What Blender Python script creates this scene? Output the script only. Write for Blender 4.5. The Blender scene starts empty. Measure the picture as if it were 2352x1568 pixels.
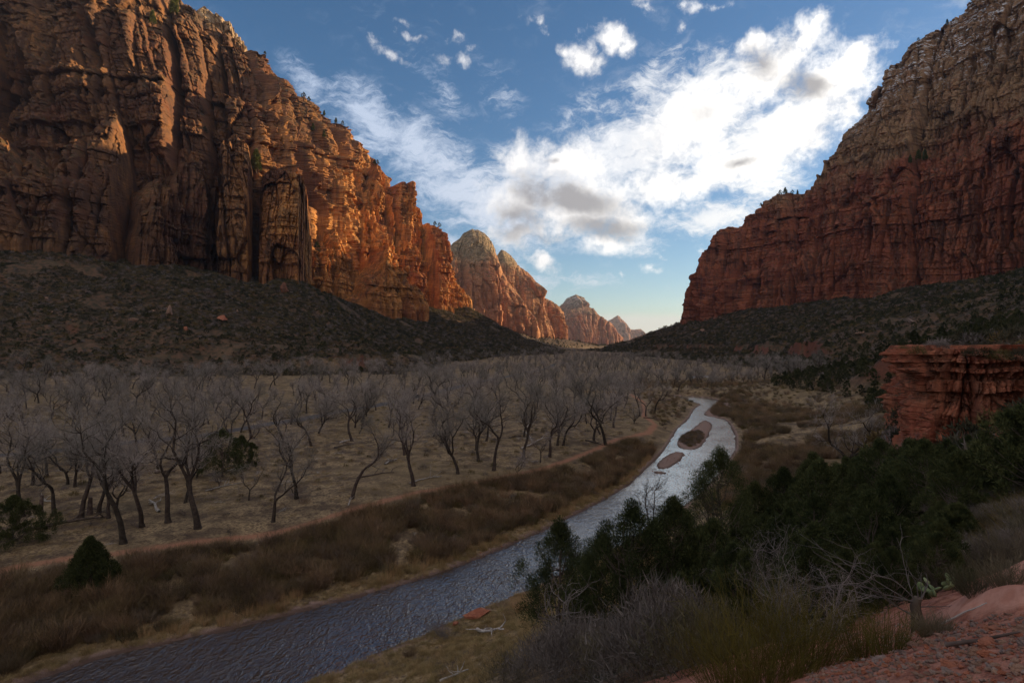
import bpy, math, random
import numpy as np
from mathutils import Vector
random.seed(7)
RNG = np.random.default_rng(11)
SC = bpy.context.scene
COL = SC.collection
F = 1307.0            # focal length in photo units (photo 2352 units wide), a 20 mm lens
CX, CY = 1176.0, 784.0

def W(x, y, Y):
    """world point seen at photo position x, y and lying Y metres ahead"""
    return np.array([(x - CX) / F * Y, Y, -(y - CY) / F * Y])

# ---------------------------------------------------------------- noise
def _hash(ix, iy, iz, seed):
    h = (ix.astype(np.uint32) * np.uint32(374761393) + iy.astype(np.uint32) * np.uint32(668265263)
         + iz.astype(np.uint32) * np.uint32(2147483647) + np.uint32((seed * 144269) & 0xffffffff))
    h = (h ^ (h >> np.uint32(13))) * np.uint32(1274126177)
    h = (h ^ (h >> np.uint32(15))) * np.uint32(2246822519)
    h = h ^ (h >> np.uint32(16))
    return h.astype(np.float32) * np.float32(1.0 / 4294967295.0)

def noise3(x, y, z, seed=0):
    x = np.asarray(x, np.float32); y = np.asarray(y, np.float32); z = np.asarray(z, np.float32)
    x, y, z = np.broadcast_arrays(x, y, z)
    fx, fy, fz = np.floor(x), np.floor(y), np.floor(z)
    ix, iy, iz = fx.astype(np.int64), fy.astype(np.int64), fz.astype(np.int64)
    u, v, w = x - fx, y - fy, z - fz
    u = u * u * (3 - 2 * u); v = v * v * (3 - 2 * v); w = w * w * (3 - 2 * w)
    def c(a, b, d): return _hash(ix + a, iy + b, iz + d, seed)
    x00 = c(0,0,0) * (1 - u) + c(1,0,0) * u
    x10 = c(0,1,0) * (1 - u) + c(1,1,0) * u
    x01 = c(0,0,1) * (1 - u) + c(1,0,1) * u
    x11 = c(0,1,1) * (1 - u) + c(1,1,1) * u
    return (x00 * (1 - v) + x10 * v) * (1 - w) + (x01 * (1 - v) + x11 * v) * w

def fbm(x, y, z=0.0, o=4, seed=0, gain=0.5):
    s = 0.0; a = 1.0; t = 0.0; f = 1.0
    for k in range(o):
        s = s + a * (noise3(np.asarray(x) * f, np.asarray(y) * f, np.asarray(z) * f, seed + k * 17) * 2 - 1)
        t += a; a *= gain; f *= 2.03
    return s / t

def rand1(i, seed=0):
    i = np.asarray(i)
    return _hash(i.astype(np.int64), i.astype(np.int64) * 0 + 5, i.astype(np.int64) * 0 + 9, seed)

def sstep(a, b, x):
    t = np.clip((np.asarray(x) - a) / (b - a), 0, 1)
    return t * t * (3 - 2 * t)

# ---------------------------------------------------------------- mesh helpers
def mesh_np(name, verts, faces, mat=None, smooth=False, attrs=None):
    """verts (n,3); faces (m,3) or (m,4) array, or a list of such arrays"""
    me = bpy.data.meshes.new(name)
    verts = np.asarray(verts, np.float32)
    fl = faces if isinstance(faces, list) else [faces]
    fl = [np.asarray(f, np.int32) for f in fl if len(f)]
    me.vertices.add(len(verts)); me.vertices.foreach_set('co', verts.ravel())
    nl = sum(f.size for f in fl); nf = sum(len(f) for f in fl)
    me.loops.add(nl); me.polygons.add(nf)
    me.loops.foreach_set('vertex_index', np.concatenate([f.ravel() for f in fl]))
    tot = np.concatenate([np.full(len(f), f.shape[1], np.int32) for f in fl])
    st = np.concatenate([[0], np.cumsum(tot)[:-1]]).astype(np.int32)
    me.polygons.foreach_set('loop_start', st)
    try: me.polygons.foreach_set('loop_total', tot)
    except Exception: pass
    me.polygons.foreach_set('use_smooth', np.full(nf, smooth, bool))
    me.update(calc_edges=True)
    if attrs:
        for k, v in attrs.items():
            v = np.asarray(v, np.float32)
            if v.ndim == 1:
                a = me.attributes.new(k, 'FLOAT', 'POINT'); a.data.foreach_set('value', v)
            else:
                a = me.attributes.new(k, 'FLOAT_COLOR', 'POINT'); a.data.foreach_set('color', v.ravel())
    if mat: me.materials.append(mat)
    return me

def link(name, me, parent=None, loc=None, rotz=None, scale=None):
    o = bpy.data.objects.new(name, me); COL.objects.link(o)
    if parent: o.parent = parent
    if loc is not None: o.location = [float(c) for c in loc]
    if rotz is not None: o.rotation_euler = (0, 0, rotz)
    if scale is not None: o.scale = (scale,) * 3 if np.isscalar(scale) else scale
    return o

def tag(o, label=None, cat=None, group=None, kind=None):
    if label: o['label'] = label
    if cat: o['category'] = cat
    if group: o['group'] = group
    if kind: o['kind'] = kind
    return o

def grid_faces(nu, nv, wrap=False):
    i = np.arange(nu if wrap else nu - 1)[:, None]; j = np.arange(nv - 1)[None, :]
    i2 = (i + 1) % nu
    a = i * nv + j; b = i2 * nv + j; c = i2 * nv + j + 1; d = i * nv + j + 1
    return np.stack([a, b, c, d], -1).reshape(-1, 4)

class Acc:
    """collects vertices and faces"""
    def __init__(s): s.v = []; s.f = {3: [], 4: []}; s.n = 0; s.r = []
    def add(s, v, f, rnd=None):
        v = np.asarray(v, float); f = np.asarray(f, np.int64)
        s.v.append(v); s.f[f.shape[1]].append(f + s.n); s.n += len(v)
        if rnd is not None: s.r.append(np.broadcast_to(rnd, (len(v),)))
    def arrays(s):
        return np.concatenate(s.v), [np.concatenate(s.f[k]) for k in (3, 4) if s.f[k]]
    def mesh(s, name, mat, smooth=False):
        v, f = s.arrays()
        return mesh_np(name, v, f, mat, smooth, {'rnd': np.concatenate(s.r)} if s.r else None)

def tube(acc, pts, rad, k=5, cap=True):
    pts = np.asarray(pts, float); n = len(pts); rad = np.broadcast_to(np.asarray(rad, float), (n,))
    d = np.gradient(pts, axis=0); d /= np.linalg.norm(d, axis=1)[:, None] + 1e-9
    ref = np.array([0.0, 0.0, 1.0]) if abs(d[0][2]) < 0.9 else np.array([1.0, 0, 0])
    a = np.cross(d, ref); a /= np.linalg.norm(a, axis=1)[:, None] + 1e-9
    b = np.cross(d, a)
    th = np.arange(k) * 2 * math.pi / k
    v = pts[:, None, :] + rad[:, None, None] * (np.cos(th)[None, :, None] * a[:, None, :] + np.sin(th)[None, :, None] * b[:, None, :])
    i = np.arange(n - 1)[:, None] * k; j = np.arange(k)[None, :]; j2 = (j + 1) % k
    f = np.stack([i + j, i + k + j, i + k + j2, i + j2], -1).reshape(-1, 4)
    base = acc.n
    acc.add(v.reshape(-1, 3), f)
    if cap:
        c = pts[-1] + d[-1] * rad[-1] * 0.5
        acc.add(np.vstack([v[-1], c]), [[q, (q + 1) % k, k] for q in range(k)])

def stamp(tmpl_v, tmpl_f, pos, rotz, scl, tilt=None):
    """copies of one template as a single vertex/face array (for stuff)"""
    n = len(pos); m = len(tmpl_v)
    c, s = np.cos(rotz), np.sin(rotz)
    scl = np.asarray(scl, float)
    if scl.ndim == 1: scl = np.stack([scl] * 3, -1)
    v = tmpl_v[None] * scl[:, None, :]
    x = v[..., 0] * c[:, None] - v[..., 1] * s[:, None]
    y = v[..., 0] * s[:, None] + v[..., 1] * c[:, None]
    out = np.stack([x, y, v[..., 2]], -1) + np.asarray(pos)[:, None, :]
    f = tmpl_f[None] + (np.arange(n) * m)[:, None, None]
    return out.reshape(-1, 3), f.reshape(-1, tmpl_f.shape[1])

# ---------------------------------------------------------------- node helpers
class G:
    """tiny node-graph writer"""
    def __init__(s, nt): s.nt = nt; s.L = nt.links; s.N = nt.nodes
    def node(s, t, **kw):
        n = s.N.new(t)
        for k, v in kw.items(): setattr(n, k, v)
        return n
    def set(s, sock, v):
        if isinstance(v, bpy.types.NodeSocket): s.L.new(v, sock)
        elif v is not None: sock.default_value = v
    def m(s, op, a, b=None, c=None, clamp=False):
        n = s.node('ShaderNodeMath', operation=op); n.use_clamp = clamp
        s.set(n.inputs[0], a)
        if b is not None: s.set(n.inputs[1], b)
        if c is not None: s.set(n.inputs[2], c)
        return n.outputs[0]
    def vm(s, op, a, b=None, out=0, sc=None):
        n = s.node('ShaderNodeVectorMath', operation=op); s.set(n.inputs[0], a)
        if b is not None: s.set(n.inputs[1], b)
        if sc is not None: s.set(n.inputs['Scale'], sc)
        return n.outputs[out]
    def mix(s, f, a, b, blend='MIX'):
        n = s.node('ShaderNodeMix', data_type='RGBA', blend_type=blend)
        s.set(n.inputs[0], f)
        s.set(n.inputs[6], a if isinstance(a, bpy.types.NodeSocket) else (*a, 1)[:4])
        s.set(n.inputs[7], b if isinstance(b, bpy.types.NodeSocket) else (*b, 1)[:4])
        return n.outputs[2]
    def noise(s, vec, scale=1, detail=3, rough=0.55, dist=0, out=0, lac=2.0):
        n = s.node('ShaderNodeTexNoise'); s.set(n.inputs['Vector'], vec)
        n.inputs['Scale'].default_value = scale; n.inputs['Detail'].default_value = detail
        n.inputs['Roughness'].default_value = rough; n.inputs['Distortion'].default_value = dist
        n.inputs['Lacunarity'].default_value = lac
        return n.outputs[out]
    def ss(s, x, a, b):
        n = s.node('ShaderNodeMapRange', interpolation_type='SMOOTHSTEP')
        s.set(n.inputs[0], x); s.set(n.inputs[1], a); s.set(n.inputs[2], b)
        return n.outputs[0]
    def mr(s, x, a, b, c, d):
        n = s.node('ShaderNodeMapRange'); s.set(n.inputs[0], x)
        for i, q in enumerate((a, b, c, d)): s.set(n.inputs[i + 1], q)
        return n.outputs[0]
    def attr(s, name, out=2):
        n = s.node('ShaderNodeAttribute', attribute_name=name); return n.outputs[out]
    def bump(s, h, strength=0.5, dist=1.0, normal=None):
        n = s.node('ShaderNodeBump'); s.set(n.inputs['Height'], h)
        n.inputs['Strength'].default_value = strength; n.inputs['Distance'].default_value = dist
        if normal is not None: s.set(n.inputs['Normal'], normal)
        return n.outputs[0]

def new_mat(name):
    m = bpy.data.materials.new(name); m.use_nodes = True
    nt = m.node_tree; g = G(nt)
    bs = nt.nodes.get('Principled BSDF')
    bs.inputs['Specular IOR Level'].default_value = 0.15
    bs.inputs['Roughness'].default_value = 0.9
    return m, g, bs

def simple_mat(name, c1, c2, scale=3.0, rough=0.9, rnd_amt=0.25, spec=0.15, attr=False, bump=0):
    """two-tone noise material with a per-object (or per-item attribute) variation"""
    m, g, bs = new_mat(name)
    pos = g.node('ShaderNodeNewGeometry').outputs['Position']
    n = g.noise(pos, scale, 3)
    col = g.mix(g.ss(n, 0.3, 0.7), c1, c2)
    r = g.attr('rnd') if attr else g.node('ShaderNodeObjectInfo').outputs['Random']
    val = g.mr(r, 0, 1, 1 - rnd_amt, 1 + rnd_amt)
    hs = g.node('ShaderNodeHueSaturation'); g.set(hs.inputs['Color'], col); g.set(hs.inputs['Value'], val)
    g.set(hs.inputs['Hue'], g.mr(r, 0, 1, 0.515, 0.485))
    g.set(bs.inputs['Base Color'], hs.outputs[0])
    bs.inputs['Roughness'].default_value = rough; bs.inputs['Specular IOR Level'].default_value = spec
    if bump: g.set(bs.inputs['Normal'], g.bump(g.noise(pos, scale * 4, 4), 0.6, bump))
    return m
# ================================================================ TERRAIN
RIV_Z = -30.0
def wp(x, y, z=RIV_Z):
    Y = -z * F / (y - CY); return ((x - CX) / F * Y, Y)
# river outline: near bank going away, then far bank coming back
RIVER = np.array([(-66, 8), (-36, 34), wp(700,1568), wp(900,1490), wp(1060,1420), wp(1200,1360), wp(1400,1270), wp(1540,1185),
                  wp(1625,1120), wp(1662,1070), wp(1688,1035), wp(1690,1008), wp(1682,985), wp(1668,964), wp(1640,958), wp(1612,953),
                  wp(1630,936), wp(1646,924), (108, 300), (86, 318), (40, 325), (42, 316), (80, 300),
                  wp(1618,926), wp(1594,938), wp(1588,955), wp(1572,972), wp(1556,985), wp(1540,1015), wp(1518,1045), wp(1478,1082),
                  wp(1452,1108), wp(1400,1142), wp(1330,1178), wp(1240,1222), wp(1180,1248), wp(1060,1300), wp(900,1352), wp(700,1402),
                  wp(430,1470), wp(230,1508), wp(90,1562), (-72, 22)])
POOLS = [np.array([wp(1590,868,-28.5), wp(1625,866,-28.5), wp(1632,860,-28.5), wp(1600,862,-28.5)]),
         np.array([wp(1404,884,-28.5), wp(1428,884,-28.5), wp(1430,878,-28.5), wp(1412,879,-28.5)])]
def smooth_poly(P, n=3):
    for _ in range(n):
        Q = np.empty((len(P) * 2, 2)); R = np.roll(P, -1, 0)
        Q[0::2] = P * .75 + R * .25; Q[1::2] = P * .25 + R * .75; P = Q
    return P
RIVER = smooth_poly(RIVER, 2)
BARS = [smooth_poly(np.array([wp(*p) for p in b])) for b in (
        [(1612,965),(1628,966),(1638,980),(1628,998),(1622,1012),(1606,1030),(1580,1034),(1554,1026),(1554,1010),(1575,995),(1597,980)],
        [(1525,1048),(1555,1036),(1575,1040),(1562,1058),(1540,1074),(1512,1078),(1508,1066)],
        [(1500,1082),(1530,1084),(1528,1089),(1502,1087)])]
BAR_RIGHT = smooth_poly(np.array([wp(*p) for p in [(1616,951),(1634,938),(1654,929),(1680,944),(1672,960),(1640,957)]]))
BEACH = smooth_poly(np.array([wp(*p) for p in [(1035,1318),(1100,1285),(1200,1235),(1265,1215),(1240,1232),(1150,1290),(1060,1325)]]))
TRAIL = np.array([wp(-250,1345,-27), wp(-60,1312,-27), wp(100,1288,-27), wp(250,1265,-27), wp(400,1242,-27), wp(520,1226,-27), wp(640,1208,-27),
                  wp(760,1180,-27), wp(870,1152,-27), wp(960,1124,-27), wp(1040,1108,-27), wp(1130,1092,-27), wp(1240,1068,-27),
                  wp(1330,1038,-27), wp(1420,1008,-27), wp(1490,985,-27), wp(1505,968,-27), wp(1480,955,-27), (60, 260), (62, 300)])
ROAD = np.array([(-210, 60), (-150, 105), (-90, 166), (-63, 226), (-46, 273), (-30, 330), (-10, 420), (20, 560), (70, 760)])
PALE_PATH = np.array([(-300, 330), (-262, 372), (-228, 400), (-200, 440), (-160, 470)])

def dist_line(X, Y, P):
    d = np.full(X.shape, 1e9)
    for (ax, ay), (bx, by) in zip(P[:-1], P[1:]):
        vx, vy = bx - ax, by - ay
        t = np.clip(((X - ax) * vx + (Y - ay) * vy) / (vx * vx + vy * vy + 1e-9), 0, 1)
        d = np.minimum(d, np.hypot(X - ax - t * vx, Y - ay - t * vy))
    return d
def inside(X, Y, P):
    c = np.zeros(X.shape, bool)
    for (ax, ay), (bx, by) in zip(P, np.roll(P, -1, 0)):
        if ay == by: continue
        c ^= ((ay > Y) != (by > Y)) & (X < (bx - ax) * (Y - ay) / (by - ay) + ax)
    return c
def sdist(X, Y, P):
    """signed distance, negative inside"""
    d = dist_line(X, Y, np.vstack([P, P[:1]]))
    return np.where(inside(X, Y, P), -d, d)

CTRL = [(-60,68,-27),(-100,100,-27),(-60,110,-27),(-20,112,-27),(0,140,-27),(-100,180,-27),(-60,226,-27),(0,250,-27),(50,250,-27.5),
        (-180,250,-26),(-30,300,-27),(30,350,-27),(100,350,-27),(0,500,-27),(100,500,-27),(50,700,-27),(150,620,-26),(120,900,-27),
        (-120,140,-27),(-150,90,-27),(-200,160,-26),(-45,85,-27),(-25,95,-27),(27,156,-27),(48,195,-27),
        (120,1200,-32),(180,1500,-40),(420,2600,-60),(900,5200,-90),(2500,16000,-150),
        (-273,304,-24),(-223,333,-24),(-134,304,-25),(-65,330,-24),(-78,450,-23),(-60,600,-24),(0,760,-25),(55,870,-25),
        (-60,-5,-27),(-30,8,-24),(-40,32,-29),(-15,30,-25),(-8,42,-28),(0,-12,1),(0,-60,15),(60,-60,30),(-60,-80,-10),(-150,-50,-27),(-150,20,-27),
        (0,0,-1.75),(20,4,1.5),(60,20,8),(120,60,16),(200,110,30),(320,200,50),(480,280,85),(480,0,90),(480,-400,90),
        (-500,0,-10),(-600,300,60),(-500,-400,-20),(-900,800,110),(-700,1300,110),(-600,2200,60),(-800,4000,40),(700,1500,60),(1000,900,110),(900,2500,20),
        (-2500,2500,100),(2500,1500,100),(-4000,12000,50),(6000,8000,0),(0,-3000,40),(-4000,0,60),(4000,0,100),(-9000,-4000,60),(9000,-4000,60)]
PXC = [(0,700,450),(0,800,370),(0,555,560),(-300,552,560),(0,540,740),(-400,545,850),(200,700,480),(200,800,385),(130,568,590),(210,586,612),(320,604,642),(400,614,690),(690,652,700),(200,580,760),(0,640,500),(210,650,545),(400,700,520),(400,800,400),(-300,640,600),(-300,700,430),
       (600,638,772),(500,626,780),(600,700,600),(600,780,450),(600,850,370),(800,700,900),(800,760,620),(800,820,430),(950,712,1050),(950,780,700),
       (950,835,480),(1080,706,1270),(1080,760,950),(1080,812,750),(1180,775,1180),
       (1200,765,1900),(1300,778,2100),(1400,787,2600),(1300,803,1850),(1385,817,1950),(1450,804,3000),(1440,792,3700),(1500,790,7000),
       (1565,739,1250),(1430,822,1000),(1500,782,1150),(1700,716,1130),(1860,702,1000),(2000,682,900),(2100,657,820),(2352,624,680),
       (1640,842,620),(1750,882,365),(1700,857,480),(1700,782,800),(1850,762,650),(1850,832,400),(2000,752,450),(2000,852,300),(2100,722,450),
       (2200,702,400),(2352,645,450),(2352,722,250),(2200,782,200),(2352,795,125),(2050,905,200),(1900,945,205),(1820,930,238),(1760,925,245),(1850,872,262),(1950,900,218),(1800,872,310),(1740,866,400),(1900,850,300),(2000,860,250),
       (2050,798,215),(1950,1105,112),(2050,1045,135),(1850,1055,130),(1750,1000,165),(1720,960,205),(2120,812,82),(2352,805,82),(2500,780,80),
       (2060,1095,60),(2200,1060,50),(2352,1000,40),(2352,1568,3.0),(2200,1400,7.5),(2352,1300,10),(2100,1450,7),(1950,1568,4.2),(1780,1568,6.2),
       (1650,1568,9),(1500,1568,14),(1300,1568,21),(1150,1568,31),(1050,1560,42),(950,1530,49),(1200,1450,48),(1290,1475,38),(1480,1490,30),
       (1650,1345,42),(1600,1235,80),(1750,1310,38),(1900,1410,18),(2000,1310,24),(2150,1320,15),(2250,1230,17),(2352,1160,24),(1850,1210,50),
       (1700,1155,90),(1500,1310,64),(1200,1385,62),
       (1950,1165,66),(1880,1150,76),(2010,1112,66),(2020,1085,86),(2030,1062,108),(1960,1130,90),(1900,1110,100),(2150,1190,26)]
PTS = np.array(CTRL + [tuple(W(*p)) for p in PXC])
def _rbf_fit(P):
    n = len(P); D = np.hypot(P[:, None, 0] - P[None, :, 0], P[:, None, 1] - P[None, :, 1])
    D = np.sqrt(D * D + 1.0)
    A = np.zeros((n + 3, n + 3)); A[:n, :n] = D - np.eye(n) * 0.5
    A[:n, n] = 1; A[:n, n + 1:] = P[:, :2]; A[n, :n] = 1; A[n + 1:, :n] = P[:, :2].T
    return np.linalg.solve(A, np.concatenate([P[:, 2], [0, 0, 0]]))
RW = _rbf_fit(PTS)
def rbf(X, Y):
    out = RW[len(PTS)] + RW[len(PTS) + 1] * X + RW[len(PTS) + 2] * Y
    for w, (px, py, _) in zip(RW, PTS):
        out = out + w * np.sqrt((X - px) ** 2 + (Y - py) ** 2 + 1.0)
    return out

SMOOTH_P = np.array([((x - CX) / F * Y, Y) for x, Y in [(2118,7.3),(2150,6.7),(2230,6.1),(2330,5.7),(2480,5.4),(2500,9.5),(2352,10.2),(2260,9.6),(2200,8.8),(2150,8.0)]])
def smooth_rock(X, Y): return -sdist(X, Y, SMOOTH_P) + 0.10 * fbm(X / 0.5, Y / 0.5, 0, 3, 43)
def river_sd(X, Y):
    sd = sdist(X, Y, RIVER)
    for b in BARS + [BAR_RIGHT]:
        sd = np.maximum(sd, -sdist(X, Y, b))
    return sd

def ground_z(X, Y, full=False):
    X = np.asarray(X, float); Y = np.asarray(Y, float)
    R = np.hypot(X, Y)
    z = rbf(X, Y)
    hill = sstep(-24, -10, z)                       # 0 on the flat floor, 1 up on the slopes
    far = sstep(120, 500, R)
    gul = 1 - np.abs(fbm(X / 75, Y / 75, 0, 4, 4)) * 3.0
    z = z + hill * far * (8 * fbm(X / 90, Y / 90, 0, 4, 3) - 5.5 * np.clip(gul, 0, 1) + 4.0 * fbm(X / 20, Y / 20, 0, 4, 5))
    near = sstep(4, 30, R) * (1 - far)
    z = z + near * hill * (1.0 * fbm(X / 9, Y / 9, 0, 4, 8))
    z = z + (1 - hill) * sstep(20, 80, R) * (0.5 * fbm(X / 18, Y / 18, 0, 3, 9) + 0.12 * fbm(X / 2.5, Y / 2.5, 0, 2, 10))
    z = z + (1 - sstep(10, 40, R)) * 0.10 * fbm(X / 0.9, Y / 0.9, 0, 4, 12)
    nr = R < 14
    if nr.any():
        sm = sstep(-0.15, 0.7, smooth_rock(X[nr], Y[nr])); z[nr] = z[nr] + 0.30 * sm
    # ledge bands on the talus (small red cliffs)
    for (P, zt, hgt) in LEDGES:
        d = dist_line(X, Y, P)
        w = np.exp(-(d / 42.0) ** 2)
        lv = zt + 2.0 * fbm(X / 40, Y / 40, 0, 2, 77)
        z = z + w * hgt * (sstep(lv - 0.8, lv + 0.8, z) - 0.5)
    # river
    m = (R < 420) & (Y > 15)
    sd = np.full(X.shape, 99.0)
    if m.any():
        s = river_sd(X[m], Y[m]); sd[m] = s
        s = s + 0.5 * fbm(X[m] / 3.0, Y[m] / 3.0, 0, 3, 21)
        bank = RIV_Z + 0.15 + 0.13 * np.clip(s, 0, 30) + 0.12 * fbm(X[m] / 1.2, Y[m] / 1.2, 0, 3, 22)
        bar = np.zeros(s.shape, bool)
        jag = 1.1 * fbm(X[m] / 2.0, Y[m] / 2.0, 0, 3, 27)
        for b in BARS: bar |= sdist(X[m], Y[m], b) + jag < 0
        bar |= sdist(X[m], Y[m], BAR_RIGHT) < 0.3
        bar |= sdist(X[m], Y[m], BEACH) < 0.3
        bank = np.where(bar, RIV_Z + 0.12 + 0.05 * np.clip(s, 0, 6) + 0.16 * fbm(X[m] / 0.8, Y[m] / 0.8, 0, 3, 23), bank)
        bed = RIV_Z - np.clip(-s * 0.5, 0, 0.9)
        t = sstep(2, 11, s) * (~bar)
        zz = z[m] * t + bank * (1 - t)
        zz = np.where(s < 0, bed, np.maximum(zz, bed + 0.02))
        z[m] = zz
        # scarp below the trail
    for p in POOLS:
        mm = (np.abs(X - p[:, 0].mean()) < 60) & (np.abs(Y - p[:, 1].mean()) < 60)
        if mm.any(): z[mm] = np.where(sdist(X[mm], Y[mm], p) < 3, -29.2, z[mm])
    if full: return z, sd, hill
    return z

LEDGES = [(np.array([W(820,825,420)[:2], W(900,815,440)[:2], W(980,815,470)[:2], W(1060,815,520)[:2], W(1150,818,640)[:2]]), -15.0, 9.0),
          (np.array([W(1480,800,1020)[:2], W(1600,800,800)[:2], W(1700,795,640)[:2], W(1800,795,560)[:2], W(1880,800,480)[:2]]), -8.0, 12.0)]

def hit(x, y, t0=2.0, t1=3000.0):
    """where the sight line through a photo position meets the ground"""
    Y = np.exp(np.linspace(math.log(t0), math.log(t1), 1400))
    X = (x - CX) / F * Y; Z = -(y - CY) / F * Y
    g = ground_z(X, Y); k = np.argmax(Z < g)
    if not (Z < g).any(): k = -1
    return np.array([X[k], Y[k], g[k]])

def terrain_mat():
    m, g, bs = new_mat('canyon_ground')
    geo = g.node('ShaderNodeNewGeometry'); pos = geo.outputs['Position']
    sep = g.node('ShaderNodeSeparateXYZ'); g.set(sep.inputs[0], geo.outputs['Normal'])
    z1 = g.node('ShaderNodeSeparateColor'); g.set(z1.inputs[0], g.attr('zone', 0))
    z2 = g.node('ShaderNodeSeparateColor'); g.set(z2.inputs[0], g.attr('zone2', 0))
    trail, gravel, hill = z1.outputs[0], z1.outputs[1], z1.outputs[2]
    slick, road, wet = z2.outputs[0], z2.outputs[1], z2.outputs[2]
    nb = g.noise(pos, 0.03, 4); nm = g.noise(pos, 0.22, 5, 0.65); nf = g.noise(pos, 2.6, 5, 0.7); nff = g.noise(pos, 11, 3, 0.7)
    # dry grass floor
    grass = g.mix(g.ss(nm, 0.38, 0.62), (0.14, 0.10, 0.062), (0.40, 0.29, 0.16))
    grass = g.mix(g.ss(nf, 0.42, 0.66), grass, (0.080, 0.052, 0.038))
    grass = g.mix(g.m('MULTIPLY', g.ss(g.noise(pos, 0.75, 4, 0.7), 0.52, 0.66), 0.75), grass, (0.075, 0.052, 0.04))
    grass = g.mix(g.m('MULTIPLY', g.ss(nb, 0.45, 0.65), 0.5), grass, (0.23, 0.165, 0.085))
    # slopes: dark scrub, red soil
    slope = g.mix(g.ss(nm, 0.40, 0.60), (0.050, 0.040, 0.025), (0.15, 0.082, 0.05))
    slope = g.mix(g.m('MULTIPLY', g.ss(nf, 0.45, 0.62), 0.8), slope, (0.045, 0.042, 0.024))
    slope = g.mix(g.m('MULTIPLY', g.ss(g.noise(pos, 0.05, 4), 0.52, 0.66), 0.3), slope, (0.15, 0.11, 0.065))
    col = g.mix(hill, grass, slope)
    # red rock where steep
    steep = g.ss(sep.outputs[2], 0.78, 0.62)
    col = g.mix(g.m('MULTIPLY', steep, hill), col, g.mix(g.ss(nf, 0.35, 0.65), (0.20, 0.075, 0.045), (0.10, 0.045, 0.03)))
    grav = g.mix(g.ss(nff, 0.35, 0.65), (0.20, 0.13, 0.105), (0.36, 0.25, 0.20))
    col = g.mix(gravel, col, grav)
    col = g.mix(g.m('MULTIPLY', trail, g.ss(nf, 0.25, 0.5)), col, g.mix(nff, (0.33, 0.15, 0.09), (0.40, 0.20, 0.12)))
    col = g.mix(road, col, g.mix(nff, (0.075, 0.07, 0.07), (0.12, 0.11, 0.11)))
    vo = g.node('ShaderNodeTexVoronoi'); g.set(vo.inputs['Vector'], g.vm('MULTIPLY', pos, (1, 1, 1))); vo.inputs['Scale'].default_value = 7
    peb = g.mix(g.ss(g.noise(pos, 5, 5, 0.7), 0.35, 0.65), (0.24, 0.085, 0.055), (0.46, 0.21, 0.145))
    col = g.mix(slick, col, peb)
    smo = g.attr('smooth_rock')
    col = g.mix(smo, col, g.mix(g.ss(g.noise(g.vm('MULTIPLY', pos, (1, 2.5, 6)), 1.6, 5, 0.6), 0.35, 0.68), (0.46, 0.20, 0.135), (0.58, 0.29, 0.21)))
    col = g.mix(wet, col, (0.05, 0.03, 0.022))
    g.set(bs.inputs['Base Color'], col)
    hgt = g.m('ADD', g.m('MULTIPLY', nf, 0.6), g.m('MULTIPLY', nff, 0.25))
    hgt = g.m('MULTIPLY', hgt, g.mr(smo, 0, 1, 1.0, 0.12))
    g.set(bs.inputs['Normal'], g.bump(hgt, 0.7, 0.35))
    return m

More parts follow.
